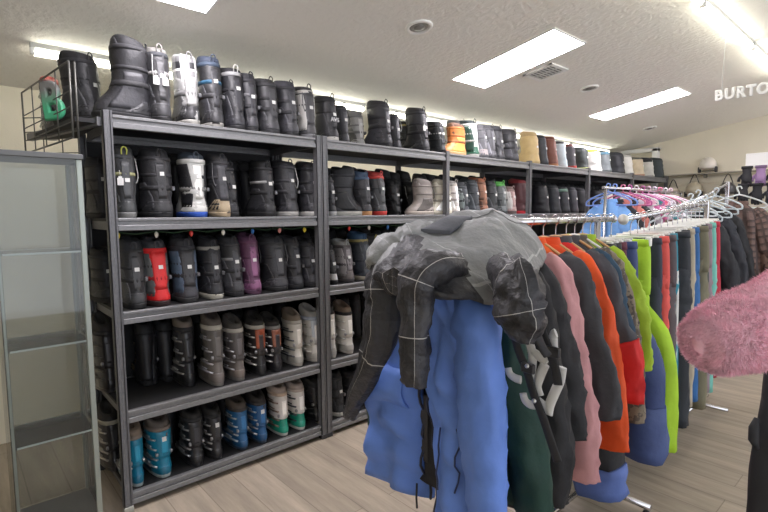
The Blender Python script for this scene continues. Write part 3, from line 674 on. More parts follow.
# wire basket with boots left of the top shelf
WIRE = mat((96, 96, 92), .45, .5)
p0, p1 = Vector((-.14, .02, 0)), Vector((-.235, .86, 0))
t = thing('wire_basket', 'grey wire grid basket fixed to the left end of shelving', 'basket', (0, 0, 1.86))
def bar(b, a, c, r=.004): b.tube([a, c], r, 6)
b = MB()
for i in range(5):
    q = p0.lerp(p1, i / 4); bar(b, q + Vector((0, 0, 0)), q + Vector((0, 0, .34)), .0045 if i in (0, 4) else .003)
for z in (0, .07, .14, .21, .34): bar(b, p0 + Vector((0, 0, z)), p1 + Vector((0, 0, z)), .0045 if z in (0, .34) else .003)
q0 = p0 + Vector((.022, 0, 0)); bar(b, q0, q0 + Vector((0, 0, .34)), .0045)
b.build('side_grid', WIRE, t)
b = MB()
for i in range(4):
    q = p1.lerp(Vector((0, .62, 0)), i / 3); bar(b, q, q + Vector((0, 0, .34 - .06 * i)), .003)
for z in (0, .12, .2): bar(b, p1 + Vector((0, 0, z)), Vector((-.0, .62, z)), .003)
b.build('back_grid', WIRE, t)
MB().loft([[(-.02, .02, z), (-.13, .02, z), (-.225, .84, z), (-.02, .6, z)] for z in (.075, .095)], smooth=False).build('floor_board', DECK, t)
MB().box((-.014, -.006, -.02), (.014, .80, .02), Matrix.Translation((-.03, .02, .085)) @ Matrix.Rotation(math.atan2(.2, .82), 4, 'Z')).build('side_rail', STEEL, t)
ski(tuple(at(54, 137, y=.66).xy) + (1.957,), 'black and silver ski boot with red collar in the wire basket', 'boots in the wire basket', 0, H=.31, W=.1, rz=R(-5), main=(74, 74, 76), lower=(100, 98, 96), liner=(120, 50, 48), buckle=(180, 180, 176), strap=(44, 36, 36))
snow((.03, .30, 1.981), 'wide black boot behind the wire basket, left of sideways boot', 'boots in the wire basket', 0, H=.36, W=.15, rz=R(28), main=(44, 44, 47))
o = bpy.data.objects.new('letter_sign', letter_mesh('B', .25, .012, .010, node_mat('green fading letter', lambda nt, b_: (
    lambda tc, sp, r: (nt.links.new(tc.outputs['Generated'], sp.inputs[0]), nt.links.new(sp.outputs[1], r.inputs['Fac']), nt.links.new(r.outputs['Color'], b_.inputs['Base Color']),
        setattr(r.color_ramp.elements[0], 'color', lin((66, 158, 116))), setattr(r.color_ramp.elements[1], 'color', lin((112, 112, 110))), setattr(r.color_ramp.elements[0], 'position', .3), setattr(r.color_ramp.elements[1], 'position', .8)))
    (nt.nodes.new('ShaderNodeTexCoord'), nt.nodes.new('ShaderNodeSeparateXYZ'), nt.nodes.new('ShaderNodeValToRGB'))))); COL.objects.link(o)
o.matrix_world = Matrix.Translation((-.165, .30, 1.985)) @ Matrix.Rotation(R(-40), 4, 'Z') @ Matrix.Rotation(R(90), 4, 'X') @ Matrix.Rotation(R(6), 4, 'Z') @ Matrix.Diagonal((.72, 1, 1, 1))
tag(o, 'green to grey letter B sign hung on the wire basket', 'sign')

# ------------------------------------------------------------------ glass display case
GX0, GX1, GY0, GY1, GH = -.455, -.136, -.1, .205, 1.772
def glass_nodes(nt, b_):
    L = nt.links.new; out = nt.nodes['Material Output']
    tr = nt.nodes.new('ShaderNodeBsdfTransparent'); tr.inputs['Color'].default_value = (.85, .865, .855, 1)
    gl = nt.nodes.new('ShaderNodeBsdfGlossy'); gl.inputs['Roughness'].default_value = .02
    fr = nt.nodes.new('ShaderNodeFresnel'); fr.inputs['IOR'].default_value = 1.5
    mx = nt.nodes.new('ShaderNodeMixShader'); L(fr.outputs[0], mx.inputs[0]); L(tr.outputs[0], mx.inputs[1]); L(gl.outputs[0], mx.inputs[2]); L(mx.outputs[0], out.inputs['Surface'])
GLASS = node_mat('clear glass', glass_nodes)
SHGLASS = GLASS.copy(); SHGLASS.node_tree.nodes['Transparent BSDF'].inputs['Color'].default_value = (.93, .95, .94, 1)
GEDGE = mat((226, 234, 230), .3)
CASEM = mat((96, 97, 97), .45, .2)
t = thing('display_case', 'tall narrow glass display case with empty shelves, front left corner', 'display case', ((GX0 + GX1) / 2, (GY0 + GY1) / 2, 0))
cx, cy = (GX0 + GX1) / 2, (GY0 + GY1) / 2; w, d = (GX1 - GX0) / 2, (GY1 - GY0) / 2
MB().box((-w - .008, -d - .008, GH - .024), (w + .008, d + .008, GH), bev=.003).build('top', CASEM, t)
MB().box((-w, -d, 0), (w, d, .1), bev=.003).build('base', mat((128, 126, 122), .5), t)
MB().box((-w + .01, -d + .01, .1), (w - .01, d - .01, .106)).build('base_deck', mat((120, 120, 118), .4), t)
for lo, hi in (((-w, -d), (w, -d + .004)), ((-w, d - .004), (w, d)), ((-w, -d + .005), (-w + .004, d - .005)), ((w - .004, -d + .005), (w, d - .005))):
    MB().box((*lo, .106), (*hi, GH - .024)).build('glass_pane', GLASS, t)
FRAME = mat((150, 156, 148), .35, .5)
for sx in (-1, 1):
    for sy in (-1, 1):
        x, y = sx * (w - .009), sy * (d - .009)
        q = .011 if sx > 0 and sy < 0 else .006
        MB().box((x - q, y - q, .1), (x + q, y + q, GH - .024), bev=.002).build('corner_post', FRAME, t)
for z in (.51, .93, 1.34):
    s = MB().box((-w + .012, -d + .012, z), (w - .012, d - .012, z + .006)).build('glass_shelf', SHGLASS, t)
    e = MB()
    for y in (-d + .011, d - .013): e.box((-w + .02, y, z - .001), (w - .02, y + .002, z + .007))
    e.build('shelf_edge', GEDGE, s)

# ------------------------------------------------------------------ clothes racks
def wrk(b, pts, r, n=10): b.tube(pts, r, n); return b
BARZ = 1.462; RY = -1.5
t = thing('clothes_rack', 'chrome straight-bar clothes rack holding the jackets', 'clothes rack', (1.3, RY, 0))
MB().tube([(-.46, 0, BARZ - .0), (.72, 0, BARZ)], .0145, 12).build('rail', CHROME, t)
for x in (-.47, .735): MB().lathe([(.0, -.012), (.016, -.01), (.02, 0), (.016, .01), (0, .012)], 12, Matrix.Translation((x, 0, BARZ)) @ Matrix.Rotation(R(90), 4, 'Y')).build('end_knob', CHROME, t)
for x in (-.36, .55):
    MB().tube([(x, 0, .06), (x, 0, BARZ)], .015, 10).build('upright', CHROME, t)
    MB().tube([(x, -.3, .075), (x, .3, .075)], .015, 10).build('foot_bar', CHROME, t)
    for y in (-.28, .28):
        MB().lathe([(.0, -.012), (.024, -.012), (.027, 0), (.024, .012), (0, .012)], 14, Matrix.Translation((x, y, .028)) @ Matrix.Rotation(R(90), 4, 'X')).build('caster', mat((35, 35, 37), .5), t)
MB().tube([(-.36, 0, .075), (.55, 0, .075)], .013, 10).build('base_bar', CHROME, t)
def waterfall(name, label, loc, arms):
    t = thing(name, label, 'clothes rack', loc)
    zt = max(a[1][2] for a in arms)
    MB().box((-.016, -.016, .03), (.016, .016, zt + .02), bev=.004).build('upright', CHROME, t)
    for a in arms:
        MB().tube([a[1], a[0]], .0125, 10).build('arm', CHROME, t)
        dv = (Vector(a[0]) - Vector(a[1])).normalized()
        M = Matrix.Translation(Vector(a[0]) + dv * .004) @ dv.to_track_quat('Z', 'Y').to_matrix().to_4x4()
        MB().lathe([(.0, -.012), (.026, -.01), (.03, 0), (.026, .01), (0, .014)], 14, M).build('end_knob', mat((214, 212, 204), .35, .4), t)
    for a in range(2):
        MB().tube([(-.25, 0, .03), (.25, 0, .03)] if a else [(0, -.2, .03), (0, .25, .03)], .014, 10).build('foot_bar', CHROME, t)
    return t
waterfall('clothes_rack', 'chrome rack with slanted arm ending in a pale knob', (3.62, RY, 0), [((-1.46, 0, 1.458), (0, 0, 1.556))])
waterfall('clothes_rack', 'chrome rack with rising arm holding the plaid jacket', (4.98, -1.3, 0), [((-.72, .12, 1.55), (0, 0, 1.76))])

# hangers
def hanger(x, y, z, label, m, w=.2, rz=90, clip=False, drop=.1, group='hangers on the racks'):
    t = thing('clothes_hanger', label, 'hanger', (x, y, z), R(rz), group)
    hk = [(0.018, 0, -.018), (.022, 0, .004), (.012, 0, .02), (-.006, 0, .022), (-.018, 0, .008), (-.012, 0, -.012), (0, 0, -.03), (0, 0, -drop)]
    MB().tube(catmull(hk, 3), .0026, 6).build('hook', CHROME, t)
    if clip:
        MB().box((-w, -.005, -drop - .01), (w, .005, -drop + .002), bev=.003).build('bar', m, t)
        for s_ in (-1, 1): MB().box((s_ * w * .8 - .014, -.014, -drop - .055), (s_ * w * .8 + .014, .014, -drop - .005), bev=.004).build('clip', m, t)
    else:
        pts = [(-w, 0, -drop - .075), (-w * .75, 0, -drop - .05), (-w * .3, 0, -drop - .012), (0, 0, -drop), (w * .3, 0, -drop - .012), (w * .75, 0, -drop - .05), (w, 0, -drop - .075)]
        MB().tube(catmull(pts, 4), .009, 8, .6).build('shoulder_bar', m, t)
    return t
# garments --------------------------------------------------------
def fold_(a, v, sd, amp=1.0, fr=7):
    """creases running round and along a hanging sleeve or leg"""
    c, s_ = math.cos(a) * 1.7, math.sin(a) * 1.7
    r = 1 - abs(noise.noise(Vector((c + sd, s_, v * fr + sd)))) * 2.2
    r2 = 1 - abs(noise.noise(Vector((c * 1.6 - sd, s_ * 1.6 + 3, v * fr * 1.9)))) * 2.2
    return 1 + amp * (.12 * (r - .5) + .07 * (r2 - .5) + .1 * noise.noise(Vector((c * .6, s_ * .6 + sd, v * 3))))

GP = 'garments on the racks'
def jacket(x, y, z, label, main, group=GP, rz=90, wide=.235, th=.045, length=.72, sleeve=None, cuff=None, yoke=None, collar=None, slen=.6, sm=None, hood=False, zipc=None, flare=1.0, pocket=None, category='jacket'):
    wide *= .86; t = thing('jacket', label, category, (x, y, z), R(rz), group); ph = rnd.random() * 90
    m = main if not isinstance(main, tuple) else cloth(main); smt = sleeve if sleeve is not None and not isinstance(sleeve, tuple) else (cloth(sleeve) if sleeve else m)
    zs = [(-.085, .065, .6), (-.1, .08, .8), (-.12, .11, .9), (-.15, .145, 1.0), (-.19, .17, 1.05), (-.26, .192, 1.1), (-.4, .212, 1.2), (-.55, .225, 1.25), (-.72, .235, 1.3), (-.85, .245, 1.32), (-1.2, .27, 1.35)]
    def dims(q):
        for (a, w1, t1), (b_, w2, t2) in zip(zs, zs[1:]):
            if q >= b_: k = (q - a) / (b_ - a); return w1 + (w2 - w1) * k, t1 + (t2 - t1) * k
        return zs[-1][1:]
    n = 32; rings = []; steps = 26; zl = -.085 - length
    levels = [-.085, -.1, -.12, -.15, -.19, -.24] + [-.24 + (zl + .24) * i / steps for i in range(1, steps + 1)]
    def body_ring(q, k=1.0):
        w1, t1 = dims(q); w1 *= wide / .235 * (1 + (flare - 1) * min(1, max(0, -q - .2) / .5)); t1 *= th; r = []
        for j in range(n):
            a = 2 * math.pi * j / n; c, s_ = math.cos(a), math.sin(a)
            f = 1 + min(1, max(0, (-q - .12) * 4)) * (.2 * math.sin(7 * a + ph + 4 * q) * abs(s_) + .3 * noise.noise(Vector((c * 2.4 + ph, s_ * 2, q * 6))) - .25 * (1 - abs(noise.noise(Vector((c * 3 + ph, s_ * 2, q * 4 - ph)))) * 4) * .3)
            r.append((math.copysign(abs(c) ** .85, c) * w1 * k * (1 + .04 * noise.noise(Vector((c, q * 6, ph)))), math.copysign(abs(s_) ** .8, s_) * t1 * f * k, q))
        return r
    rings = [body_ring(q) for q in levels]
    last = rings[-1]; rings += [[(a * .96, b_ * .85, q) for a, b_, q in last], [(a * .93, b_ * .75, q + .05) for a, b_, q in last]]
    MB().loft(rings, cap0=False, cap1=False).build('body', m, t)
    if yoke: MB().loft([body_ring(q, 1.02) for q in (-.088, -.1, -.12, -.15, -.19, -.24, -.27)], cap0=False, cap1=False).build('yoke', cloth(yoke), t)
    for s_ in (-1, 1):
        jx = [rnd.uniform(-.018, .018) for _ in range(3)]
        pts = catmull([(s_ * wide * .56, 0, -.15), (s_ * wide * .84, -.004, -.235), (s_ * (wide * 1.06), -.012 + jx[0], -.16 - slen * .42), (s_ * (wide * 1.32), -.02 + jx[1], -.16 - slen * .74), (s_ * (wide * 1.38 + jx[2]), -.03 + jx[2], -.16 - slen)], 11)
        rr = lerpl([.045, .07, .078, .08, .07, .06], len(pts))
        fl = max(.42, min(.7, th / .085))
        o = MB().tube(pts, rr, 22, fl, up=(0, 1, 0), fold=lambda a, v: fold_(a, v, ph + s_, 1.7, 6)).build('sleeve', smt, t)
        if cuff:
            e = pts[-17:]; MB().tube(e[:-1] + [e[-1] + Vector((0, 0, -.008))], [q * 1.08 for q in rr[-17:]], 22, fl, up=(0, 1, 0), fold=lambda a, v: fold_(a, 1 - 16 / (len(pts) - 1) * (1 - v), ph + s_, 1.7, 6)).build('cuff', cloth(cuff), o)
    cm = cloth(collar) if collar else m
    MB().loft([[(math.cos(2 * math.pi * j / 20) * r_, math.sin(2 * math.pi * j / 20) * r_ * .75 * max(.6, th / .07), q) for j in range(20)] for q, r_ in ((-.105, .082), (-.085, .074), (-.072, .07), (-.072, .062), (-.1, .056))], cap0=False, cap1=False).build('collar', cm, t)
    if hood: MB().tube(catmull([(-.09, .05, -.09), (-.07, .085, -.16), (0, .1, -.22), (.07, .085, -.16), (.09, .05, -.09)], 4), .04, 10, .8).build('hood', m, t)
    if zipc: MB().tube([(0, -body_t(th, q) - .004, q) for q in levels], .004, 6).build('zipper', mat(zipc, .4), t)
    if pocket:
        for s_ in (-1, 1):
            MB().box((s_ * .13 - .055, -.012, -.62), (s_ * .13 + .055, .008, -.60), Matrix.Translation((0, -th * 1.15, 0)), bev=.004).build('pocket', cloth(pocket), t)
    return t
def body_t(th, q): return th * (1.0 + min(.3, max(0, -q - .1) * .4))
def pants(x, y, z, label, main, group=GP, rz=90, half=.15, th=.034, length=1.0, stripe=None, hem=None, flare=1.0):
    t = thing('snow_pants', label, 'trousers', (x, y, z), R(rz), group); ph = rnd.random() * 90
    m = main if not isinstance(main, tuple) else cloth(main)
    n = 28
    def waist_ring(q, w1, k=1.0): return [(math.copysign(abs(math.cos(2 * math.pi * j / n)) ** .8, math.cos(2 * math.pi * j / n)) * w1 * k, math.copysign(abs(math.sin(2 * math.pi * j / n)) ** .8, math.sin(2 * math.pi * j / n)) * th * (1 + .25 * noise.noise(Vector((j * .6, q * 6, ph)))) * k, q) for j in range(n)]
    MB().loft([waist_ring(-.125, half * .93), waist_ring(-.15, half * .95), waist_ring(-.2, half), waist_ring(-.3, half * 1.04), waist_ring(-.38, half * 1.06), waist_ring(-.42, half * 1.04)]).build('seat', m, t)
    MB().loft([waist_ring(-.118, half * .93, 1.03), waist_ring(-.155, half * .95, 1.05)]).build('waistband', m, t)
    for s_ in (-1, 1):
        pts = catmull([(s_ * half * .5, 0, -.34), (s_ * half * .55, 0, -.5), (s_ * half * .6 * flare, -.008 * s_, -.72), (s_ * half * .66 * flare, .006 * s_, -.12 - length)], 7)
        fl = min(1, th * 1.15 / (half * .52))
        rr = lerpl([half * .5, half * .52, half * .52 * min(1.25, flare), half * .54 * min(1.3, flare)], len(pts))
        o = MB().tube(pts, rr, 16, fl, up=(0, 1, 0), fold=lambda a, v: fold_(a, v, ph + s_ * 3, 1.4, 6)).build('leg', m, t)
        if stripe: MB().tube([p + Vector((s_ * half * .49, 0, 0)) for p in pts], .012, 6).build('side_stripe', cloth(stripe), o)
        if hem: v0 = 1 - 4 / (len(pts) - 1); MB().tube(pts[-5:-1] + [pts[-1] + Vector((0, 0, -.006))], [r_ * 1.07 for r_ in rr[-5:]], 16, fl, up=(0, 1, 0), fold=lambda a, v: fold_(a, v0 + (1 - v0) * v, ph + s_ * 3, 1.4, 6)).build('hem', cloth(hem), o)
    return t
WOOD = mat((196, 150, 96), .5, 0, .15, 12); WPL = mat((228, 228, 222), .4); BLKP = mat((40, 40, 42), .4)
HZ = BARZ + .004

# blue jacket on the near end, open to the camera side
BLUE = (98, 134, 212)
def blue_jacket():
    t = thing('jacket', 'bright blue open jacket hanging at the near end of rack', 'jacket', (.60, RY, HZ - .035), R(-96), GP)
    # local: x to the viewer's left = +Y side, front = -y faces the camera (-X)
    m = cloth(BLUE, .62, .08)
    def panel_pts(x0, x1, zt, zb, bulge, ph, outer):
        out = []
        for i in range(31):
            v = i / 30; row = []
            for j in range(17):
                u = j / 16; xx = x0 + (x1 - x0) * u
                zz = zt + (zb - zt) * v
                if outer: zz -= 0
                yy = -bulge * math.sin(math.pi * (.12 + .88 * u if outer < 0 else .88 * u)) ** .7
                yy += .014 * math.sin(9 * u + 4 * v + ph) * v + .03 * noise.noise(Vector((xx * 9, zz * 5, ph))) + .026 * (1 - abs(noise.noise(Vector((xx * 8 + zz * 4, zz * 6 - xx * 3, ph)))) * 3)
                xx *= .82 + .26 * min(1, v * 2.2)
                row.append((xx, yy, zz - .05 * (abs(xx) / .25) ** 1.5 * (1 - v) - .01 * math.sin(u * 6 + ph)))
            out.append(row)
        return out
    def solid(rows, th):
        b = MB(); R2 = [r + [(x, y + th, z) for x, y, z in r[::-1]] for r in rows]; b.loft(R2); return b
    L = panel_pts(-.285, -.02, -.10, -.945, .07, 1.3, -1)       # viewer's left when facing
    Rr = panel_pts(.02, .27, -.10, -.99, .075, 4.1, 1)
    solid(L, .014).build('front_panel', m, t)
    solid(Rr, .014).build('front_panel', m, t)
    bk = [[((-.29 + .58 * j / 20) * (.84 + .2 * min(1, 2 * i / 20)), .05 + .03 * math.sin(math.pi * j / 20) + .012 * noise.noise(Vector((j * .5, i * .4, 3))), -.09 - .80 * i / 20 - .05 * (abs(j - 10) / 10) ** 1.5 * (1 - i / 20)) for j in range(21)] for i in range(21)]
    solid(bk, .012).build('back_panel', m, t)
    lin_ = [[(-.16 + .30 * j / 10, .012 + .006 * math.sin(j + i * .4), -.14 - .74 * i / 16) for j in range(11)] for i in range(17)]
    solid(lin_, .012).build('lining', cloth((30, 30, 34)), t)
    MB().box((-.075, .002, -.80), (.0, .008, -.56), bev=.002).build('inner_pocket', cloth((62, 60, 60)), t)
    # sleeves
    for s_, pts, rr in ((1, [(.17, .0, -.16), (.255, -.035, -.26), (.30, -.055, -.45), (.325, -.065, -.66), (.345, -.06, -.86)], [.055, .085, .08, .076, .07]), (-1, [(-.17, .02, -.16), (-.26, .03, -.3), (-.275, .045, -.5), (-.27, .05, -.7), (-.26, .05, -.8)], [.055, .075, .075, .07, .06])):
        P_ = catmull(pts, 8); r2 = lerpl(rr, len(P_))
        o = MB().tube(P_, r2, 20, .62, up=(0, 1, 0), fold=lambda a, v: fold_(a, v, 5 + s_, 1.7, 8)).build('sleeve', m, t)
    # pocket flap and zips
    def on(rows, u, v, off): 
        r = rows[int(v * 30)][int(u * 16)]; return Vector((r[0], r[1] - off, r[2]))
    fl = [[on(L, u / 16, v / 30, .008 + .006 * (v - 13) / 5) for u in range(3, 15)] for v in range(13, 19)]
    solid([[tuple(p) for p in r] for r in fl], .006).build('pocket_flap', m, t)
    MB().tube([on(L, 1.0, v / 30, .006) for v in range(2, 31)], .005, 6).build('zipper', mat((36, 40, 60), .4), t)
    MB().tube([on(Rr, 0, v / 30, .006) for v in range(2, 31)], .005, 6).build('zipper', mat((36, 40, 60), .4), t)
    MB().tube([on(Rr, .42, v / 30, .008) for v in range(17, 25)], .003, 6).build('pocket_zip', mat((40, 54, 96), .4), t)
    MB().tube([on(Rr, .78, v / 30, .008) for v in range(15, 23)], .003, 6).build('pocket_zip', mat((40, 54, 96), .4), t)
    MB().tube([(-.03, -.02, -.88), (-.028, -.024, -.93), (-.03, -.02, -.97)], .004, 6).build('cord', mat((40, 40, 42), .5), t)
    MB().loft([[(math.cos(2 * math.pi * j / 20) * r_, math.sin(2 * math.pi * j / 20) * r_ * .7 + .02, q) for j in range(20)] for q, r_ in ((-.12, .09), (-.10, .085), (-.085, .08), (-.085, .07), (-.11, .065))], cap0=False, cap1=False).build('collar', m, t)
blue_jacket()

# dark green coat, black bib trousers, black jacket
jacket(.72, -1.49, HZ, 'dark bottle green coat just behind the blue jacket', (20, 56, 46), rz=-92, wide=.30, th=.06, length=.80, slen=.72, flare=1.22, collar=(22, 40, 36))
tb = jacket(.86, -1.52, HZ, 'long black coat behind the white plastic hangers', (30, 30, 33), rz=-90, wide=.28, th=.06, length=.90, slen=.74, flare=1.15, collar=(30, 30, 33))
jacket(.98, -1.5, HZ, 'black jacket with grey yoke left of the pink jacket', (36, 37, 40), yoke=(92, 94, 98), sleeve=(40, 41, 44), length=.8, th=.055, wide=.25)
# rack A list: x, spec
jk = [
 (1.10, 'dusty pink jacket with long sleeve beside the black jacket', dict(main=(206, 152, 154), length=.80, th=.055, slen=.80, wide=.255), WOOD),
 (1.235, 'bright orange jacket with charcoal sleeves', dict(main=(226, 84, 24), sleeve=(60, 62, 66), yoke=(222, 96, 36), length=.80, wide=.262, th=.05), WOOD),
 (1.335, 'orange jacket with orange sleeves beside the charcoal sleeves', dict(main=(220, 76, 22), sleeve=(228, 84, 24), length=.82, slen=.76, wide=.25, th=.045), WOOD),
 (1.44, 'charcoal jacket with red shoulders and red cuffs', dict(main=(66, 68, 74), yoke=(204, 36, 32), cuff=(206, 30, 28), slen=.58, length=.62, th=.05, wide=.262), WOOD),
 (1.535, 'dark grey jacket with teal sleeves', dict(main=(64, 64, 68), sleeve=(40, 70, 92), slen=.60, th=.042), WOOD),
 (1.615, 'camouflage jacket with blotchy brown and grey print', dict(main=pattern_cells([(60, 54, 50), (128, 118, 100), (92, 84, 76), (160, 150, 132)], 22), length=.84, slen=.74, th=.042), WPL),
 (1.695, 'lime green jacket with narrow sleeve', dict(main=(158, 190, 44), th=.04, slen=.52, length=.56), WOOD),
 (1.775, 'charcoal jacket right of the lime green jacket', dict(main=(62, 64, 68), th=.04), WPL),
 (1.855, 'black jacket left of the maroon jacket', dict(main=(40, 40, 44), th=.04), WPL),
 (1.93, 'maroon jacket left of the navy blue trousers', dict(main=(96, 44, 62), th=.038, slen=.66), WPL),
]
jk = jk[:7]
pants(1.775, -1.5, HZ, 'charcoal trousers right of the lime green jacket', (62, 64, 68), half=.13, th=.04)
hanger(1.775, -1.5, HZ, 'white clip hanger above the charcoal trousers', WPL, .12, 90, True)
pants(1.855, -1.5, HZ, 'black trousers left of the maroon pair', (40, 40, 44), half=.12, th=.04)
hanger(1.855, -1.5, HZ, 'white clip hanger above the black trousers', WPL, .11, 90, True)
pants(1.93, -1.5, HZ, 'maroon trousers left of the navy blue trousers', (96, 44, 62), half=.115, th=.038)
hanger(1.93, -1.5, HZ, 'white clip hanger above the maroon trousers', WPL, .1, 90, True)
for x, l, kw, hm in jk:
    jacket(x, RY + rnd.uniform(-.012, .012), HZ, l, **kw)
    hanger(x, RY, HZ, ('wooden' if hm is WOOD else 'white plastic') + ' hanger holding the ' + ' '.join(l.split(' ')[:5 if 'charcoal jacket right' not in l else 7]), hm, .15, 90, drop=.072)
pants(2.01, -1.5, HZ, 'navy blue snow trousers at the far end of jacket rack', (50, 66, 112), half=.135, th=.05, length=1.10, flare=2.3, stripe=(90, 104, 150), hem=(70, 86, 132))
hanger(2.01, -1.5, HZ, 'white clip hanger above the navy blue trousers', WPL, .11, 90, True)
pants(1.62, -1.52, HZ - .28, 'black and blue snow trousers hanging lowest under the camouflage jacket', (30, 31, 35), half=.2, th=.09, length=.86, hem=(88, 112, 176))

# rack B trousers
def armz(x): return 1.458 + (x - 2.16) / 1.46 * .098
tr = [
 (2.26, 'lime green snow trousers nearest on the slanted arm', (160, 200, 40), dict(half=.108, length=1.14, th=.04, flare=2.8)),
 (2.36, 'dark navy snow trousers behind the lime green pair', (40, 46, 60), dict()),
 (2.45, 'coral red snow trousers behind the lime green pair', (214, 84, 76), dict(half=.14)),
 (2.53, 'taupe charcoal snow trousers right of the coral pair', (82, 74, 78), dict(half=.15, th=.042)),
 (2.61, 'teal blue snow trousers left of the wide black pair', (36, 130, 150), dict(stripe=(214, 214, 210))),
 (2.72, 'wide black snow trousers with side seam', (38, 42, 48), dict(half=.165, length=1.2, th=.05)),
 (2.83, 'charcoal snow trousers right of the wide black pair', (46, 48, 52), dict()),
 (2.92, 'beige snow trousers with straight legs', (172, 162, 142), dict()),
 (3.01, 'bright blue snow trousers right of the beige pair', (44, 98, 156), dict()),
 (3.10, 'olive khaki snow trousers with knee seam', (110, 106, 84), dict(half=.16, th=.042)),
 (3.19, 'dark grey green snow trousers right of the olive pair', (62, 68, 66), dict()),
 (3.28, 'mauve grey snow trousers left of the mint pair', (140, 122, 130), dict()),
 (3.37, 'mint green snow trousers near the end of the arm', (112, 184, 170), dict()),
 (3.46, 'crimson red snow trousers last on the slanted arm', (178, 36, 58), dict()),
]
for i, (x, l, c, kw) in enumerate(tr):
    k = dict(half=.132, th=.036, length=1.17 + .05 * math.sin(i * 2.3)); k.update(kw)
    z = armz(x)
    pants(x, RY, z, l, c, **k)
    hanger(x, RY, z, 'white clip hanger holding the ' + ' '.join(l.split()[:4]) + (' by the ' + ' '.join(l.split()[-3:]) if 'pair' in l else ''), WPL, .12, 90, True, group='clip hangers on the slanted arm')

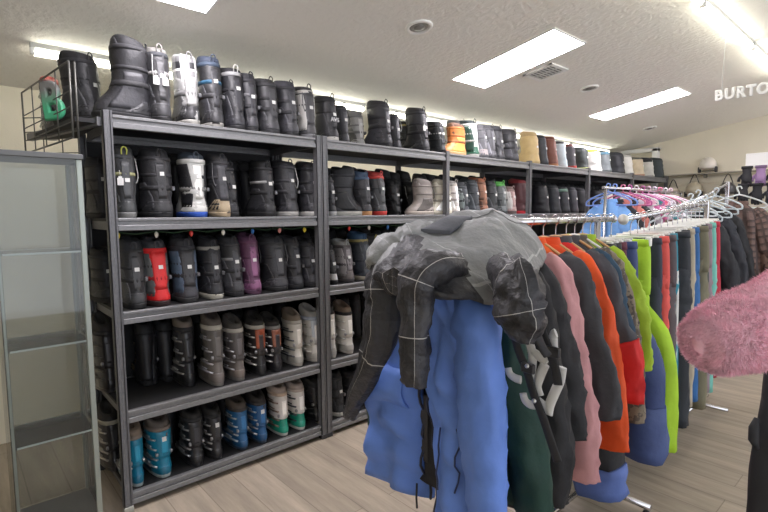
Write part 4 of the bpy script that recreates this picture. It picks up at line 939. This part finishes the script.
# ------------------------------------------------------------------ draped plaid jacket on top of the near end
def drape():
    t = thing('jacket', 'grey plaid snow jacket draped over the near end of rack', 'jacket', (.7, RY, 1.3))
    GREY = plaid((132, 134, 134), (170, 171, 170), 2.2, 3.2, .012, (124, 126, 126), 'light grey shell', .4)
    DARK = plaid((56, 56, 60), (180, 178, 174), 3, 3, .014, (38, 38, 41), 'dark plaid cloth', .6)
    o = Vector((.7, RY, 1.3))
    # sections along the body: x, yL, zL, yTop, zTop, yR, zR
    S_ = [(.385, -1.52, 1.335, -1.58, 1.345, -1.68, 1.325), (.41, -1.44, 1.33, -1.55, 1.36, -1.76, 1.285), (.50, -1.40, 1.365, -1.53, 1.41, -1.81, 1.275), (.60, -1.36, 1.39, -1.53, 1.45, -1.83, 1.27), (.71, -1.335, 1.405, -1.54, 1.488, -1.82, 1.275), (.82, -1.32, 1.415, -1.55, 1.508, -1.78, 1.31), (.92, -1.34, 1.42, -1.56, 1.515, -1.74, 1.345), (1.0, -1.40, 1.425, -1.57, 1.50, -1.71, 1.37), (1.04, -1.47, 1.42, -1.57, 1.465, -1.66, 1.39)]
    n = 34; rings = []
    xs = catmull([(s[0], 0, 0) for s in S_], 5)
    cols = [catmull([(s[0], s[k], s[k + 1]) for s in S_], 5) for k in (1, 3, 5)]
    for a, b_, c in zip(*cols):
        up = []; dn = []
        for j in range(n):
            u = j / (n - 1)
            # quadratic through a, b, c
            q = a * (2 * (u - .5) * (u - 1)) + b_ * (-4 * u * (u - 1)) + c * (2 * u * (u - .5))
            w = noise.noise(Vector((q.x * 5, q.y * 7, 1.7))) * .022 + noise.noise(Vector((q.x * 13 + q.y * 9, q.y * 10 - q.x * 6, 4))) * .012 - .022 * abs(noise.noise(Vector((q.x * 9 + q.y * 5, q.y * 6 - q.x * 3, 9)))) * 2
            q2 = q + Vector((0, 0, w)); up.append(q2 - o)
            dn.append(q2 - o + Vector((0, 0, -.012 - .07 * math.sin(math.pi * u))) + Vector((0, (-1 if u < .5 else 1) * 0, 0)))
        rings.append(up + dn[::-1])
    b = MB()
    for a, c in zip(rings, rings[1:]): pass
    b.loft(rings); nn = len(rings[0])
    for fi in range(len(b.f)):
        ri, jj = fi // nn, fi % nn
        edge = 4 + int(8 * min(1, max(0, (jj - 3) / 9)) + 1.6 * math.sin(jj * .55))
        if ri < edge or jj >= 34: b.mi[fi] = 1
    b.mi[-1] = b.mi[-2] = 1
    b.build('body', [GREY, DARK], t)
    def on_body(i, j, off): return Vector(rings[i][j]) + Vector((-.2 * off, 0, off))
    def sl(name, pts, rr, m, seed, n=22, flat=.8, per=8):
        P_ = catmull([Vector(p) - o for p in pts], per); r2 = lerpl(rr, len(P_))
        return MB().tube(P_, r2, n, flat, up=(1, 0, 0), fold=lambda a, v: fold_(a, v, seed, 1.7, 6)).build(name, m, t)
    # sleeve hanging over the far left side, with hem strip beyond
    A = lambda px, py, x: at(px, py, x=x)
    s1 = sl('sleeve', [A(404, 264, .55), A(391, 270, .50), A(385, 284, .47), A(384, 304, .46), A(381, 335, .45), A(370, 366, .46), A(356, 395, .50), A(349, 416, .52)], [.05, .062, .066, .064, .058, .046, .036, .026], DARK, 2.0)
    sl('shoulder', [A(440, 238, .66), A(420, 244, .60), A(402, 252, .55), A(388, 263, .50), A(384, 272, .48)], [.05, .075, .082, .078, .06], GREY, 3.0)
    s2 = sl('sleeve', [A(452, 268, .52), A(430, 268, .42), A(417, 281, .38), A(415, 305, .375), A(415, 335, .37), A(415, 365, .37), A(414, 385, .37)], [.06, .064, .056, .05, .047, .043, .036], DARK, 7.0)
    s3 = sl('hood', [A(496, 270, .60), A(506, 275, .54), A(516, 288, .50), A(519, 305, .49), A(523, 325, .49), A(522, 340, .49)], [.04, .06, .076, .082, .07, .035], DARK, 11.0, flat=.75)
    # chest pocket flap and seams lie on the body
    qa, qb, qc, qd = on_body(14, 14, .012), on_body(21, 12, .012), on_body(23, 17, .012), on_body(16, 20, .012)
    fl = [[qa.lerp(qd, k / 6).lerp(qb.lerp(qc, k / 6), i / 8) + Vector((-.006, 0, .016)) * (math.sin(math.pi * k / 6) * math.sin(math.pi * i / 8)) for k in range(7)] for i in range(9)]
    MB().loft([r + [v - Vector((0, 0, .012)) for v in r[::-1]] for r in fl], smooth=True).build('pocket_flap', cloth((84, 86, 92)), t)
    MB().tube([on_body(i, 9, .003) for i in range(11, 17)], .0028, 5).build('seam_zip', mat((196, 196, 194), .4), t)
    MB().tube([on_body(i, 15 + (i - 20) // 2, .002) for i in range(22, 38)], .0014, 5).build('seam', mat((112, 113, 113), .6), t)
    MB().tube(catmull([A(528, 300, .5) - o, A(534, 325, .5) - o, A(541, 345, .5) - o, A(548, 356, .5) - o], 4), .016, 8, .5).build('belt_strap', cloth((40, 40, 43)), t)
drape()
# black straps and white plastic hangers tangled in front of the black coat
X5 = .56
Q = lambda px, py, x=X5: at(px, py, x=x)
def flat_path(pts, r, m, name, parent, flat=.45): return MB().tube(catmull(pts, 5), r, 10, flat, up=(1, 0, 0)).build(name, m, parent)
WH = mat((196, 196, 194), .4, 0, .04, 20)
def bib_straps():
    org = Q(540, 400)
    t = thing('suspender_straps', 'black buckled straps dangling with the white plastic hangers', 'straps', org)
    for pts in ([(514, 335), (519, 352), (527, 372), (534, 395), (542, 415), (552, 445), (558, 462)], [(540, 325), (546, 342), (552, 358), (556, 372), (558, 385)]):
        flat_path([Q(*p, X5 - .015) - org for p in pts], .013, cloth((34, 34, 37)), 'strap', t, .3)
    for px, py in ((528, 368), (553, 352)):
        MB().box((-.006, -.02, -.014), (.006, .02, .014), Matrix.Translation(Q(px, py, X5 - .022) - org), bev=.003).build('buckle', BLKP, t)
    for px, py in ((527, 366), (534, 401)):
        MB().lathe([(.0, -.003), (.006, -.002), (.006, .002), (0, .003)], 10, Matrix.Translation(Q(px, py, X5 - .035) - org) @ Matrix.Rotation(R(90), 4, 'Y')).build('rivet', mat((200, 200, 200), .3, .8), t)
bib_straps()
def white_hanger(label, arms, hook):
    org = Q(*arms[0][0])
    t = thing('clothes_hanger', label, 'hanger', org, 0, 'white plastic hangers tangled in straps')
    for a in arms: flat_path([Q(*p) - org for p in a], .0135, WH, 'arm', t)
    flat_path([Q(*p) - org for p in hook], .012, WH, 'curved_end', t)
white_hanger('upper white plastic hanger dangling below the plaid hood', [[(528, 338), (532, 352), (532, 366), (530, 380)], [(532, 352), (540, 357), (547, 363)], [(545, 364), (540, 376), (537, 386), (540, 396)]], [(508, 368), (510, 374), (515, 378), (521, 380)])
white_hanger('lower white plastic hanger dangling in front of the black coat', [[(562, 367), (560, 380), (555, 392), (550, 404), (548, 414)], [(548, 412), (544, 406), (538, 401)]], [(523, 393), (525, 400), (529, 404), (534, 405), (538, 402)])
white_hanger('small white hanger end beside the pink jacket', [[(553, 338), (553, 348), (552, 356)]], [(553, 338), (554, 334), (556, 333)])

# ------------------------------------------------------------------ back right rack
COLH = [((120, 150, 214), 'blue'), ((214, 206, 220), 'white'), ((206, 120, 150), 'pink'), ((226, 220, 224), 'pale'), ((190, 100, 160), 'magenta'), ((220, 190, 206), 'light pink')]
def plastic_hanger(p, label, c, w=.2, rz=90, grp='plastic hangers on the back rack'):
    t = thing('clothes_hanger', label, 'hanger', p, R(rz), grp); m = plastic(c)
    MB().tube(catmull([(.02, 0, .0), (.012, 0, .022), (-.008, 0, .022), (-.018, 0, .004), (0, 0, -.03), (0, 0, -.055)], 3), .006, 6).build('hook', m, t)
    MB().tube(catmull([(0, 0, -.05), (-w * .5, 0, -.085), (-w * .95, 0, -.13), (-w * 1.02, 0, -.16), (-w * .9, 0, -.175), (0, 0, -.17), (w * .9, 0, -.175), (w * 1.02, 0, -.16), (w * .95, 0, -.13), (w * .5, 0, -.085), (0, 0, -.05)], 4), .008, 6).build('frame', m, t)
    return t
t = thing('clothes_rack', 'long chrome rack behind holding children sized clothes on coloured hangers', 'clothes rack', (4.6, -.62, 0))
MB().tube([(-.75, 0, 1.72), (1.35, 0, 1.72)], .0145, 10).build('rail', CHROME, t)
for x in (-.7, 1.3):
    MB().tube([(x, 0, .05), (x, 0, 1.72)], .014, 8).build('upright', CHROME, t)
    MB().tube([(x, -.25, .03), (x, .25, .03)], .014, 8).build('foot_bar', CHROME, t)
bk = [(3.98, (112, 158, 214), 'sky blue', 0), (4.12, (34, 36, 44), 'navy black', 0), (4.3, (214, 130, 120), 'salmon', 2), (4.46, (40, 44, 48), 'charcoal', 4), (4.62, (206, 196, 210), 'lilac white', 3), (4.78, (196, 100, 150), 'magenta', 4), (4.94, (220, 176, 196), 'light pink', 5), (5.1, (60, 130, 140), 'teal', 1), (5.26, (206, 90, 120), 'rose', 2), (5.42, (196, 196, 202), 'silver grey', 3), (5.58, (96, 70, 80), 'plum', 5)]
for i, (x, c, n_, h) in enumerate(bk):
    jacket(x, -.62, 1.72 - .03, f'{n_} small jacket on the rack behind the slanted arm', c, 'jackets on the back rack', length=.5, slen=.42, wide=.19, th=.05)
    plastic_hanger((x - .02, -.62, 1.735), f'{COLH[h][1]} plastic hanger holding the {n_} small jacket', COLH[h][0], .2)
dk = [(4.42, -1.2, 1.585, (36, 37, 42), 'black jacket nearest under the pale hangers', 1.0), (4.54, -1.24, 1.615, (44, 46, 54), 'dark slate jacket among the black jackets at right', .95), (4.66, -1.26, 1.645, (30, 30, 34), 'black jacket just left of the brown plaid jacket', .95)]
for x, y, z, c, l, ln in dk:
    jacket(x, y, z - .04, l, c, 'dark jackets at the back right', length=ln, th=.055, zipc=(150, 150, 152))
    plastic_hanger((x, y, z), 'pale blue white hanger holding the ' + ' '.join(l.split()[:3]), (196, 208, 214), .2)
BRP = plaid((112, 88, 80), (70, 54, 50), 9, 13, .3, (84, 64, 58), 'brown plaid cloth', .5)
jacket(4.86, -1.42, 1.66, 'brown plaid jacket on the rack at the right edge', BRP, 'dark jackets at the back right', rz=-75, length=.72, th=.075, wide=.22, collar=(96, 70, 62))
plastic_hanger((4.86, -1.42, 1.70), 'white hanger holding the brown plaid jacket', (216, 222, 222), .2, -75)
jacket(4.98, -1.72, 1.56, 'brown patterned jacket cut by the right edge', pattern_cells([(50, 42, 40), (110, 86, 76), (76, 62, 56)], 16, 'brown print cloth'), 'dark jackets at the back right', rz=-80, length=.8, th=.07)
plastic_hanger((4.98, -1.72, 1.60), 'white hanger cut by the right edge', (220, 224, 224), .2, -80)
jacket(4.2, -1.1, 1.50, 'brown speckled jacket behind the chrome upright', pattern_cells([(60, 50, 48), (116, 96, 88), (84, 70, 66)], 16, 'speckled brown cloth'), 'dark jackets at the back right', length=.8, th=.05)
plastic_hanger((4.2, -1.1, 1.535), 'pale hanger holding the brown speckled jacket', (206, 212, 214), .2)
for i, (x, y, z) in enumerate([(4.34, -1.18, 1.63), (4.48, -1.2, 1.665), (4.75, -1.27, 1.69)]):
    plastic_hanger((x, y, z), ['empty pale hanger nearest on the rising arm', 'empty pale hanger midway on the rising arm', 'empty pale hanger highest on the rising arm'][i], (204, 214, 218), .2)

# far wall: ledge, helmets
t = thing('wall_ledge', 'narrow grey ledge on the far wall carrying a helmet', 'ledge', (XF - .02, -.45, 2.03))
MB().box((-.16, -1.5, -.012), (0, .65, .004), bev=.003).build('board', mat((170, 165, 150), .5), t)
for y in (-.9, 0, .5): MB().box((-.12, y - .01, -.06), (0, y + .01, -.012)).build('bracket', mat((120, 118, 112), .5), t)
def helmet(p, label, c, hang=False, rz=0):
    t = thing('helmet', label, 'helmet', p, rz, 'ski helmets on the far wall'); n = 20
    b = MB(); rg = []
    for i in range(9):
        a = math.pi / 2 * i / 8
        rg.append([(math.cos(2 * math.pi * j / n) * .125 * math.cos(a) * 1.0, math.sin(2 * math.pi * j / n) * .105 * math.cos(a), .03 + .125 * math.sin(a)) for j in range(n)])
    base = [(x * .98, y * .98, z - .04) for x, y, z in rg[0]]
    b.loft([base] + rg[:-1] + [[(x * .02, y * .02, .155) for x, y, z in rg[0]]]); b.build('shell', plastic(c), t)
    e = MB()
    for s_ in (-1, 1): e.box((-.05, s_ * .1 - .012, -.06), (.03, s_ * .1 + .012, .02), bev=.008)
    e.build('ear_pad', cloth((44, 44, 46)), t)
    v = MB()
    for i in range(4): v.box((-.06 + i * .035, -.018, .145 - abs(i - 1.5) * .012), (-.045 + i * .035, .018, .158 - abs(i - 1.5) * .012), bev=.003)
    v.build('vent', mat((60, 60, 62), .5), t)
    s = MB()
    if hang: s.tube(catmull([(0, -.1, -.02), (0, -.07, .1), (-.0, 0, .26), (0, .07, .1), (0, .1, -.02)], 4), .006, 6)
    else: s.tube(catmull([(0, -.1, -.03), (.02, -.06, -.035), (.02, .06, -.035), (0, .1, -.03)], 4), .005, 6)
    s.build('chin_strap', cloth((36, 36, 38)), t)
helmet((XF - .13, -.49, 2.095), 'white ski helmet resting on the wall ledge', (214, 208, 198))
def hanghelm(p, label, c):
    helmet(p, label, c, True)
hanghelm((XF - .16, -.07, 1.70), 'pale beige helmet hanging nearest the shelving', (196, 186, 168))
hanghelm((XF - .16, -.34, 1.76), 'olive beige helmet hanging in the middle below ledge', (166, 158, 136))
hanghelm((XF - .16, -.74, 1.74), 'dark helmet hanging below ledge next to the glove rack', (60, 60, 60))
# glove rack
t = thing('display_rack', 'white wire display rack with gloves at the far right', 'display rack', (6.4, -1.45, 0))
MB().box((-.02, -.45, 2.0), (.02, .32, 2.16), bev=.006).build('header', WHITEP, t)
for y in (-.42, .30): MB().tube([(.0, y, .02), (0, y, 2.02)], .014, 8).build('upright', WHITEP, t)
b = MB()
for k in range(7): b.tube([(0, -.42, 1.0 + k * .14), (0, .30, 1.0 + k * .14)], .005, 6)
b.build('grid', WHITEP, t)
for y in (-.42, .30): MB().tube([(-.25, y, .02), (.25, y, .02)], .012, 8).build('foot_bar', WHITEP, t)
def glove(p, label, c, ang):
    t = thing('glove', label, 'glove', p, ang, 'gloves on the white display rack'); b = MB()
    b.tube(catmull([(0, 0, 0), (0, 0, -.06), (0, 0, -.13), (0, 0, -.17)], 3), lerpl([.05, .042, .055, .04], 10), 12, .45, up=(0, 1, 0)); b.build('palm', cloth(c), t)
    for i in range(4): MB().tube(catmull([(-.036 + i * .024, 0, -.15), (-.04 + i * .027, -.01, -.2), (-.042 + i * .028, -.02, -.235 + abs(i - 1.6) * .012)], 3), .014, 8).build('finger', cloth(c), t)
    MB().tube(catmull([(.04, 0, -.09), (.07, -.01, -.12), (.08, -.02, -.16)], 3), .015, 8).build('thumb', cloth(c), t)
    MB().tube([(0, 0, .012), (0, 0, -.02)], .056, 12, .5, up=(0, 1, 0)).build('cuff', cloth(tuple(int(v * .8) for v in c)), t)
GL = [((40, 40, 44), 'black'), ((150, 120, 160), 'lilac'), ((36, 36, 40), 'black'), ((60, 110, 120), 'teal'), ((44, 44, 48), 'charcoal')]
for i, (c, n_) in enumerate(GL): glove((6.33, -1.16 - i * .13, 2.0), f'{n_} glove in the top row, {ORD[i]} from the left on display rack', c, R(90))
GL2 = [((34, 34, 38), 'black'), ((30, 30, 34), 'black'), ((40, 42, 46), 'charcoal'), ((206, 60, 46), 'red'), ((44, 40, 44), 'dark')]
for i, (c, n_) in enumerate(GL2): glove((6.31, -1.14 - i * .13, 1.80), f'{n_} glove in the lower row, {ORD[i]} from the left on display rack', c, R(90))

# ------------------------------------------------------------------ right foreground: pink fur coat and black trousers
def fur_coat():
    A = lambda px, py, d: CPOS + (FW + RT * ((px - 384) / CF) - UP * ((py - 256) / CF)) * d
    pts = [A(700, 346, 1.05), A(716, 341, 1.06), A(745, 330, 1.09), A(790, 312, 1.12), A(840, 285, 1.16), A(880, 250, 1.2)]
    org = A(880, 430, 1.2); org.z = .75
    t = thing('fur_coat', 'fluffy pink fur coat sleeve reaching in from the right edge', 'coat', org)
    def fuzzy(P_, rr, seed, dens, up, flat, n=26):
        b = MB(); fold = lambda a, v: 1 + .10 * noise.noise(Vector((math.cos(a) * 2 + seed, math.sin(a) * 2, v * 7)))
        b.tube(P_, rr, n, flat, up=up, fold=fold)
        faces = [f for f in b.f if len(f) == 4]; rg = random.Random(3)
        V = [Vector(v) for v in b.v]
        for f in faces:
            c = sum((V[i] for i in f), Vector()) / 4; nrm = (V[f[2]] - V[f[0]]).cross(V[f[3]] - V[f[1]])
            if nrm.length < 1e-9: continue
            nrm.normalize(); ax = (V[f[3]] - V[f[0]]); 
            for q in range(dens):
                a, w = rg.random(), rg.random()
                p = V[f[0]].lerp(V[f[1]], a).lerp(V[f[3]].lerp(V[f[2]], a), w)
                d = (nrm * rg.uniform(.4, 1) - ax.normalized() * rg.uniform(.1, .9) + Vector((rg.uniform(-.5, .5), rg.uniform(-.5, .5), rg.uniform(-.7, .3)))).normalized() * rg.uniform(.006, .013)
                sd = d.cross(nrm + Vector((.01, .02, .03))).normalized() * .0011
                k = len(b.v); b.v += [tuple(p - sd), tuple(p + sd), tuple(p + d)]; b.face((k, k + 1, k + 2), None, True)
        return b
    m = mat((240, 190, 204), .8, 0, .18, 34, 0, 1, 0, 0, .2, .4)
    P_ = [p - org for p in catmull(pts, 8)]; rr = lerpl([.052, .078, .092, .105, .12, .14], len(P_)); rr[0] = .02; rr[1] = .046
    # outward normal check is handled by both-sided fibres
    fuzzy(P_, rr, 1, 42, (0, 0, 1), .9).build('sleeve', m, t)
    top = P_[-1]
    B_ = catmull([top + Vector((.02, -.06, .1)), top + Vector((.05, -.12, -.05)), top + Vector((.06, -.15, -.3)), top + Vector((.06, -.16, -.62))], 5)
    fuzzy(B_, lerpl([.1, .2, .22, .24], len(B_)), 5, 6, (1, 0, 0), .6).build('body', m, t)
fur_coat()
def black_trousers():
    A = lambda px, py, d: CPOS + (FW + RT * ((px - 384) / CF) - UP * ((py - 256) / CF)) * d
    org = A(800, 500, 1.3); org.z = .35
    t = thing('snow_pants', 'black garment below the pink fur sleeve at the right edge', 'trousers', org)
    m = cloth((36, 37, 40))
    pts = catmull([A(800, 330, 1.3) - org, A(800, 400, 1.3) - org, A(802, 470, 1.3) - org, A(804, 560, 1.3) - org, Vector((A(806, 600, 1.3).x, A(806, 600, 1.3).y, .01)) - org], 8)
    MB().tube(pts, lerpl([.075, .098, .135, .155, .155], len(pts)), 24, .5, up=tuple(FW), fold=lambda a, v: 1 + .06 * noise.noise(Vector((math.cos(a) * 2, math.sin(a) * 2, v * 6)))).build('leg', m, t)
    MB().tube([A(757, 418, 1.28) - org, A(754, 428, 1.28) - org, A(753.5, 440, 1.28) - org, A(757, 449, 1.28) - org], [.006, .012, .012, .006], 10).build('pocket', m, t)
    MB().tube([p + Vector((0, 0, 0)) - FW * .07 - RT * .02 for p in pts], .003, 5).build('seam', mat((60, 60, 64), .5), t)
black_trousers()

# ------------------------------------------------------------------ light
w = bpy.data.worlds.new('world'); sc.world = w; w.use_nodes = True
w.node_tree.nodes['Background'].inputs['Color'].default_value = lin((236, 240, 250)); w.node_tree.nodes['Background'].inputs['Strength'].default_value = 1.7
vs = sc.view_settings; vs.view_transform = 'Standard'; vs.look = 'None'; vs.gamma = 1; vs.exposure = .52; vs.use_curve_mapping = False
